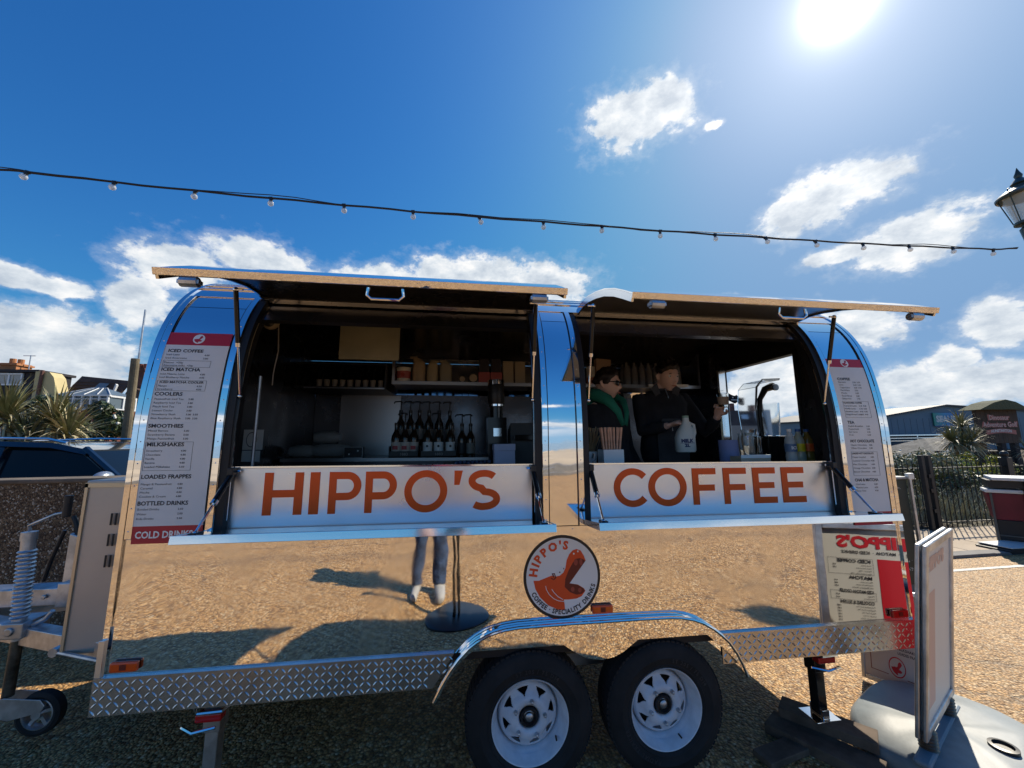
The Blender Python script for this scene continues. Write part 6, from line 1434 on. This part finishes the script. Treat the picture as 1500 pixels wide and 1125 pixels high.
g.put(P.inputs['Base Color'], g.ramp(g.m('MULTIPLY', gx, 1/3.2), [(0, (.03, .30, .22)), (.45, (.03, .28, .55)), (1, (.03, .10, .42))]))
MB().bb(0, 3.2, -.08, 0, 2.38, 3.62).build('sign_board', 'sign_gradient', sn)
MB().bb(0, 3.2, -.09, -.001, 2.30, 2.378).build('sign_edge', 'sign_blue', sn)
q = MB(); put_text(q, 'SEALIFE', lambda u, v: (u, -.095, v), .25, 2.75, .55, 'l', .06, 1.0, maxw=2.7); q.build('lettering', 'render_white', sn, norm=False)
ht = thing('kiosk', 'small kiosk with grey thatched pyramid roof and turquoise walls beyond the hedge', 'kiosk', (23.9, 14, 0))
MB().bb(-1.2, 1.8, 0, 3, 0, .55).build('wall', mat('turquoise', (.03, .22, .32), .6), ht)
rfk = MB(); A_ = [(-1.6, -.4, .52), (2.2, -.4, .52), (2.2, 3.4, .52), (-1.6, 3.4, .52), (-.1, 1.2, 1.36), (1.1, 1.2, 1.36)]; rfk.add(A_, [(0, 1, 5, 4), (1, 2, 5), (2, 3, 4, 5), (3, 0, 4), (3, 2, 1, 0)]); rfk.build('roof', mat('thatch_grey', (.26, .24, .20), .9, bump=(14, .8, .03), vary=(4, .3)), ht)
ds = thing('adventure_golf_sign', 'dark shack shaped sign board with pink and white fancy lettering on timber posts', 'sign', (17.6, 9, 0))
bdm = mat('sign_dark', (.075, .05, .035), .8, bump=(12, .4, .01), vary=(2, .3))
sb_ = MB().bb(-.10, 1.62, .05, .14, 1.22, 2.40).build('sign_board', bdm, ds)
for i in range(9): MB().bb(-.10+.19*i, .082+.19*i, .035, .05, 1.22+.01*(i % 2), 2.40-.015*(i % 3)).build('board', bdm, sb_)
MB().prism([(-.28, 2.36), (1.80, 2.36), (1.25, 2.62), (.85, 2.70), (.35, 2.60)], XP, -.2, .4).build('roof', mat('thatch_green', (.09, .10, .055), .9, bump=(14, .8, .03)), ds)
for x in (.05, .85, 1.40): MB().bb(x-.09, x+.09, .06, .2, 0, 1.3).build('post', mat('post_dark', (.035, .03, .03), .85), ds)
MB().bb(-.1, 1.9, .3, 1.4, .0, .95).build('dark_backing', 'post_dark', ds)
q = MB(); fs_ = lambda u, v: (u, .030, v)
put_text(q, 'Dinosaur', fs_, .80, 2.02, .165, 'c', .07, 1.0, maxw=1.25); put_text(q, 'Adventure Golf', fs_, .80, 1.78, .165, 'c', .07, 1.0, maxw=1.5)
q.build('lettering_back', mat('letter_pink', (.42, .13, .11), .5), ds, norm=False)
q = MB(); fs_ = lambda u, v: (u, .026, v)
put_text(q, 'Dinosaur', fs_, .80, 2.025, .150, 'c', .0, 1.0, maxw=1.22); put_text(q, 'Adventure Golf', fs_, .80, 1.785, .150, 'c', .0, 1.0, maxw=1.46)
q.build('lettering', mat('letter_cream', (.62, .50, .48), .5), ds, norm=False)
bn_ = MB(); n = 12; up2 = [(.18+1.24*i/n, 1.66+.06*math.sin(PI*i/n)) for i in range(n+1)]; lo2 = [(x, y-.15) for x, y in up2][::-1]
bn_.prism(up2+lo2, XP, .028, .034); bb_ = bn_.build('banner', 'letter_pink', ds)
q = MB(); put_text(q, 'HUNSTANTON', lambda u, v: (u, .026, v+.05*math.sin(PI*(u-.18)/1.24)), .80, 1.56, .085, 'c', .04, 1.0, maxw=1.0); q.build('banner_text', 'render_white', bb_, norm=False)
cordyline('cabbage_palm', 'cabbage palm with round spiky head in front of the blue hall', (15.25, 8, 0), [(-.45, 0, 1.32), (-.30, -.1, 1.15), (.25, .2, 1.75), (.10, -.1, 1.30)], [([(.05, 0, 0), (0, 0, .9), (-.42, 0, 1.25)], [.13, .12, .08]), ([(.02, 0, .8), (.23, .2, 1.72)], [.11, .07])], L=.62, n=160, seed=11, dry=.4)
cordyline('cabbage_palm', 'smaller cabbage palm right of the sign posts', (17.9, 8.2, 0), [(0, 0, .95)], [([(0, 0, 0), (0, 0, .9)], [.08, .06])], L=.5, n=70, seed=12)
for i, (x, y, ex, h, ms, sd, fl, lb) in enumerate((
        (8.35, 4.75, .75, .98, ['leaf_pale', 'leaf_mid', 'leaf_pale'], 21, 22, 'pale silvery leaved shrub with white flowers behind the railings, nearest the trailer'),
        (9.5, 5.3, .9, 1.02, ['leaf_pale', 'leaf_mid', 'leaf_dry'], 22, 30, 'tall silvery brown shrub behind the middle of the railings'),
        (11.2, 5.6, 1.0, .82, ['leaf_mid', 'leaf_pale', 'leaf_yellow'], 23, 0, 'olive green shrub behind the far railings'),
        (10.2, 4.6, .8, .55, ['leaf_mid', 'leaf_dark', 'leaf_pale'], 24, 60, 'low dark green shrub at the foot of the railings'),
        (13.3, 6.6, 1.3, .92, ['leaf_yellow', 'leaf_yellow', 'leaf_mid'], 25, 0, 'bright yellow flowering gorse bush at the right edge'),
        (12.5, 7.5, 1.6, .75, ['leaf_mid', 'leaf_dark'], 26, 0, 'long dark green bush in front of the golf sign'),
        (7.3, 5.2, .8, .9, ['leaf_pale', 'leaf_dark'], 27, 40, 'green shrub half hidden behind the black cabinet'),
        (15.8, 7.2, 1.8, .65, ['leaf_dark', 'leaf_mid'], 28, 0, 'dark bush at the foot of the golf sign posts'))):
    leafmass('shrub', lb, 'shrub', (x, y, .05), (ex, .45, h), 3600, ms, .040 if i != 4 else .035, sd, .28, flowers=fl, stems=5)
gr = MB(); rnd = random.Random(3)
for i in range(900):
    x = rnd.uniform(7, 11); y = rnd.uniform(3.85, 4.5); a = rnd.uniform(0, 6.3); blade(gr, (x, y, .03), (math.cos(a)*.5, math.sin(a)*.5, 1), rnd.uniform(.3, .8), .006, rnd.uniform(.1, .5), 4)
tag(gr.build('long_grass', 'leaf_pale', norm=False), 'tufts of long pale grass behind the railings', 'grass', kind='stuff')
# railings
rl = thing('railing', 'black iron railings with upright bars along the planted border', 'railing', (7.05, 3.74, 0))
rm = mat('iron_black', (.012, .013, .016), .4)
bar0 = None; k = 0
for i in range(92):
    x = .10*i
    if bar0 is None:
        bar0 = MB().cyl((0, 0, .02), (0, 0, 1.07), .0075, 6).cyl((0, 0, 1.07), (0, 0, 1.13), .009, 6, .001).build('railing_bar', rm, rl); o = bar0
    else: o = bar0.copy(); COL.objects.link(o); o.parent = rl
    o.location = (x, 0, 0)
MB().bb(-.05, 9.2, -.018, .018, .985, 1.000).bb(-.05, 9.2, -.018, .018, .10, .115).build('railing_rail', rm, rl)
for x in (2.42, 4.9, 7.3):
    q = MB().bb(x-.06, x+.06, -.06, .06, 0, 1.14); q.sphere((x, 0, 1.20), .055, 12, 8); q.cyl((x, 0, 1.14), (x, 0, 1.16), .04, 10); q.build('railing_post', rm, rl, bevel=.004)
gp = thing('gate_post', 'pair of thick black iron gate posts at the end of the railings', 'gate post', (7.55, 3.60, 0))
for dx_ in (0, .13): MB().bb(dx_-.03, dx_+.03, -.03, .03, 0, 1.22).build('post', rm, gp, bevel=.006)
MB().bb(.05, .12, -.04, .04, .30, .36).bb(.05, .12, -.04, .04, .62, .68).bb(.05, .12, -.04, .04, .85, .91).build('hinge', rm, gp)
# dark green service cabinet
cb = thing('service_cabinet', 'narrow dark green metal service cabinet with scuffed sticker marks just right of the trailer', 'cabinet', (4.40, 1.62, 0))
cm = mat('cabinet_green', (.022, .035, .030), .45, bump=(30, .2, .002), vary=(6, .3))
MB().bb(-.02, .22, 0, .45, .07, 1.10).build('cabinet_body', cm, cb, bevel=.005); MB().bb(-.04, .24, -.02, .47, 1.102, 1.125).build('cabinet_lid', mat('cabinet_grey', (.30, .32, .32), .5), cb, bevel=.004); MB().bb(-.01, .21, .01, .44, 0, .068).build('cabinet_foot', mat('foot_grey', (.18, .18, .17), .8), cb)
MB().bb(.225, .25, -.03, -.005, .0, 1.14).bb(.21, .28, -.035, .0, 1.10, 1.16).build('steel_edge', 'galvanised', cb, bevel=.002)
q = MB(); rnd = random.Random(8)
for (cx, cz, s, n) in ((.10, 1.01, .03, 9), (.05, .87, .04, 8), (.07, .30, .05, 12), (.12, .22, .04, 7)):
    for i in range(n):
        x = cx+rnd.gauss(0, s*.5); z_ = cz+rnd.gauss(0, s*.3); r = rnd.uniform(.003, .010); q.flat([(x+r*rnd.uniform(.6, 1.3)*math.cos(2*PI*k/7), z_+r*.7*rnd.uniform(.6, 1.3)*math.sin(2*PI*k/7)) for k in range(7)], lambda u, v: (u, -.0015, v))
q.build('scuff_mark', mat('scuff', (.38, .40, .40), .7), cb, norm=False)
# red bin, grey enclosure, mat
rb = thing('litter_bin', 'dark red litter bin with white lid and black lower part in a black frame', 'bin', (7.50, 2.78, 0), R_(-50)); rb.scale = (.70, .75, 1)
MB().prism([(.0, .36), (.38, .36), (.42, .72), (-.06, .72)], XP, 0, .36).build('bin_body', mat('bin_red', (.16, .012, .025), .4, vary=(3, .15)), rb, bevel=.01)
MB().bb(.02, .36, .02, .34, 0, .355).build('bin_base', 'black_plastic', rb, bevel=.008)
MB().bb(-.08, .42, -.03, .38, .725, .775).build('bin_lid', mat('lid_white', (.66, .67, .66), .4), rb, bevel=.015)
MB().bb(-.02, .01, -.03, -.005, 0, .72).bb(.02, .38, -.012, .0, .14, .155).build('bin_frame', mat('frame_grey', (.10, .10, .09), .6), rb)
ge = thing('bin_enclosure', 'grey bin housing with a wide pale top at the right edge of the picture', 'bin housing', (7.62, 2.46, 0), R_(-50))
MB().bb(.0, .9, -.02, .5, 0, .90).build('housing_body', mat('housing_grey', (.17, .165, .15), .7, bump=(30, .3, .003), vary=(4, .2)), ge, bevel=.006); MB().bb(-.30, 1.0, .02, .56, .905, .945).build('housing_top', 'lid_white', ge, bevel=.005); MB().bb(-.34, -.02, .1, .5, .80, .90).build('top_support', 'black_plastic', ge)
fm = thing('folded_mat', 'thin black rubber mat with pale upper face lying on the path before the red bin', 'mat', (7.10, 2.42, .0)); q = MB().prism([(.0, 0), (.9, 0), (.9, .055), (.05, .07), (-.05, .045)], lambda u, v, t: (u, t, v), 0, .35); q.build('mat_body', 'black_rubber_trim', fm, bevel=.01); MB().bb(.0, .9, .0, .34, .072, .080).build('mat_top', 'lid_white', fm)

# ------------------------------------------------------------------ lamp post and festoon lights
lp = thing('street_lamp', 'Victorian style lamp post with glazed lantern and pointed finial at the right edge', 'street lamp', (6.50, 1.38, 0))
gm_ = mat('lamp_green', (.02, .035, .03), .4, coat=.4)
MB().lathe([(.13, 0), (.13, .5), (.10, .6), (.075, .75), (.06, .9), (.05, 2.5), (.045, 3.45), (.07, 3.5), (.07, 3.55), (.05, 3.58), (.055, 3.75), (.075, 3.90), (.05, 3.93), (.05, 3.98)], n=20).build('post', gm_, lp, smooth=True, sharp=30)
MB().lathe([(.095, 3.97), (.175, 4.30)], n=6, caps=False).build('lantern_glass', mat('lantern_glass', (.62, .66, .62), .25, alpha=.55, trans=.0), lp)
q = MB().lathe([(.085, 3.955), (.108, 3.96), (.108, 3.985), (.085, 3.985)], n=24)
for k in range(6): a = 2*PI*k/6; q.tube([(.10*math.cos(a), .10*math.sin(a), 3.97), (.18*math.cos(a), .18*math.sin(a), 4.31)], .006, 6)
q.build('lantern_frame', gm_, lp)
q = MB().lathe([(.205, 4.295), (.21, 4.315), (.19, 4.34), (.13, 4.385), (.06, 4.41), (.055, 4.44), (.075, 4.46), (.05, 4.50), (.028, 4.53), (.036, 4.56), (.02, 4.60), (.002, 4.66)], n=28); q.build('lantern_roof', gm_, lp, smooth=True, sharp=40)
MB().lathe([(.195, 4.29), (.15, 4.33), (.002, 4.34)], n=28, caps=False).build('reflector', mat('lamp_inner', (.55, .50, .46), .5), lp, smooth=True)
MB().tube([(-.20, -.02, 4.32), (-.235, -.02, 4.33), (-.235, -.02, 4.36), (-.215, -.02, 4.37)], .006, 6).build('roof_scroll', gm_, lp)
MB().sphere((-.06, -.03, 3.72), .05, 12, 8).cyl((-.12, -.02, 3.66), (.05, 0, 3.66), .022, 8).build('cable_clamp', 'galvanised', lp, smooth=True)
FP = [(-3.540,1.277,3.687),(-3.356,1.280,3.681),(-2.764,1.295,3.654),(-2.182,1.308,3.634),(-1.603,1.320,3.619),(-1.015,1.331,3.607),(-0.430,1.344,3.596),(0.161,1.355,3.589),(0.764,1.365,3.586),(1.343,1.375,3.585),(1.943,1.386,3.583),(2.535,1.396,3.585),(3.107,1.404,3.590),(3.697,1.414,3.595),(4.288,1.423,3.603),(4.879,1.431,3.614),(5.467,1.439,3.629),(6.040,1.446,3.646),(6.33,1.42,3.66)]
fst = thing('festoon_lights', 'black cable of clear festoon bulbs strung across the sky to the lamp post', 'string lights', (0, 1.36, 3.6))
FO = Vector((0, 1.36, 3.6)); pts = []
for i in range(14, 0, -1): p = Vector(FP[0]); pts.append(p+Vector((-.59*i, -.013*i, .05*i+.004*i*i))-FO)
for a, c_ in zip(FP, FP[1:]):
    for k in range(3): pts.append(Vector(a).lerp(Vector(c_), k/3)+Vector((0, 0, .004*math.sin(len(pts)*1.7)))-FO)
pts.append(Vector(FP[-1])-FO)
MB().tube(pts, .0085, 6).build('cable', 'black_rubber_trim', fst, smooth=True)
MB().tube([p+Vector((0, .012*math.sin(i*.9), .010+.012*math.sin(i*.55))) for i, p in enumerate(pts)], .004, 5).build('support_wire', 'black_rubber_trim', fst, smooth=True)
bulb0 = None; fil0 = None; hold0 = None
for i in range(-12, 18):
    if i >= 1: p = Vector(FP[i])-FO
    else: k_ = 1-i; p = Vector(FP[0])+Vector((-.59*k_+.40, -.013*k_, .05*k_+.004*k_*k_-.035))-FO
    if hold0 is None:
        hold0 = MB().cyl((0, 0, -.004), (0, 0, -.030), .013, 10).bb(-.016, .016, -.010, .010, -.010, .008).build('lamp_holder', 'black_plastic', fst)
        bulb0 = MB().sphere((0, 0, -.052), .024, 14, 10).build('bulb', mat('bulb_glass', (.85, .88, .88), .05, alpha=.55, coat=1), hold0, smooth=True); h_ = hold0
    else:
        h_ = hold0.copy(); COL.objects.link(h_); h_.parent = fst; q = bulb0.copy(); COL.objects.link(q); q.parent = h_
    h_.location = p; h_.rotation_euler = (R_(random.uniform(-14, 14)), R_(random.uniform(-18, 18)), 0)

# ------------------------------------------------------------------ things on the shore that the polished skin mirrors
for i, (x, y, s) in enumerate(((2.5, -20, 1), (3.4, -21, 1), (5.0, -24, 1), (-4, -26, 1))):
    q = MB().prism([(-2.0, 0), (2.0, 0), (1.7, .45), (-1.8, .4)], XP, -.5, .5); q = q.build('groyne_rocks', 'kerb_stone'); q.location = (x+.8*i, y, -.55); tag(q, 'dark low breakwater section on the beach, %s' % ('nearest the promenade', 'second along', 'third along', 'far left one')[i], 'breakwater')

def finish():
    for o in bpy.data.objects:
        if o.type == 'MESH' and o.get('kind') == 'structure': pass
finish()
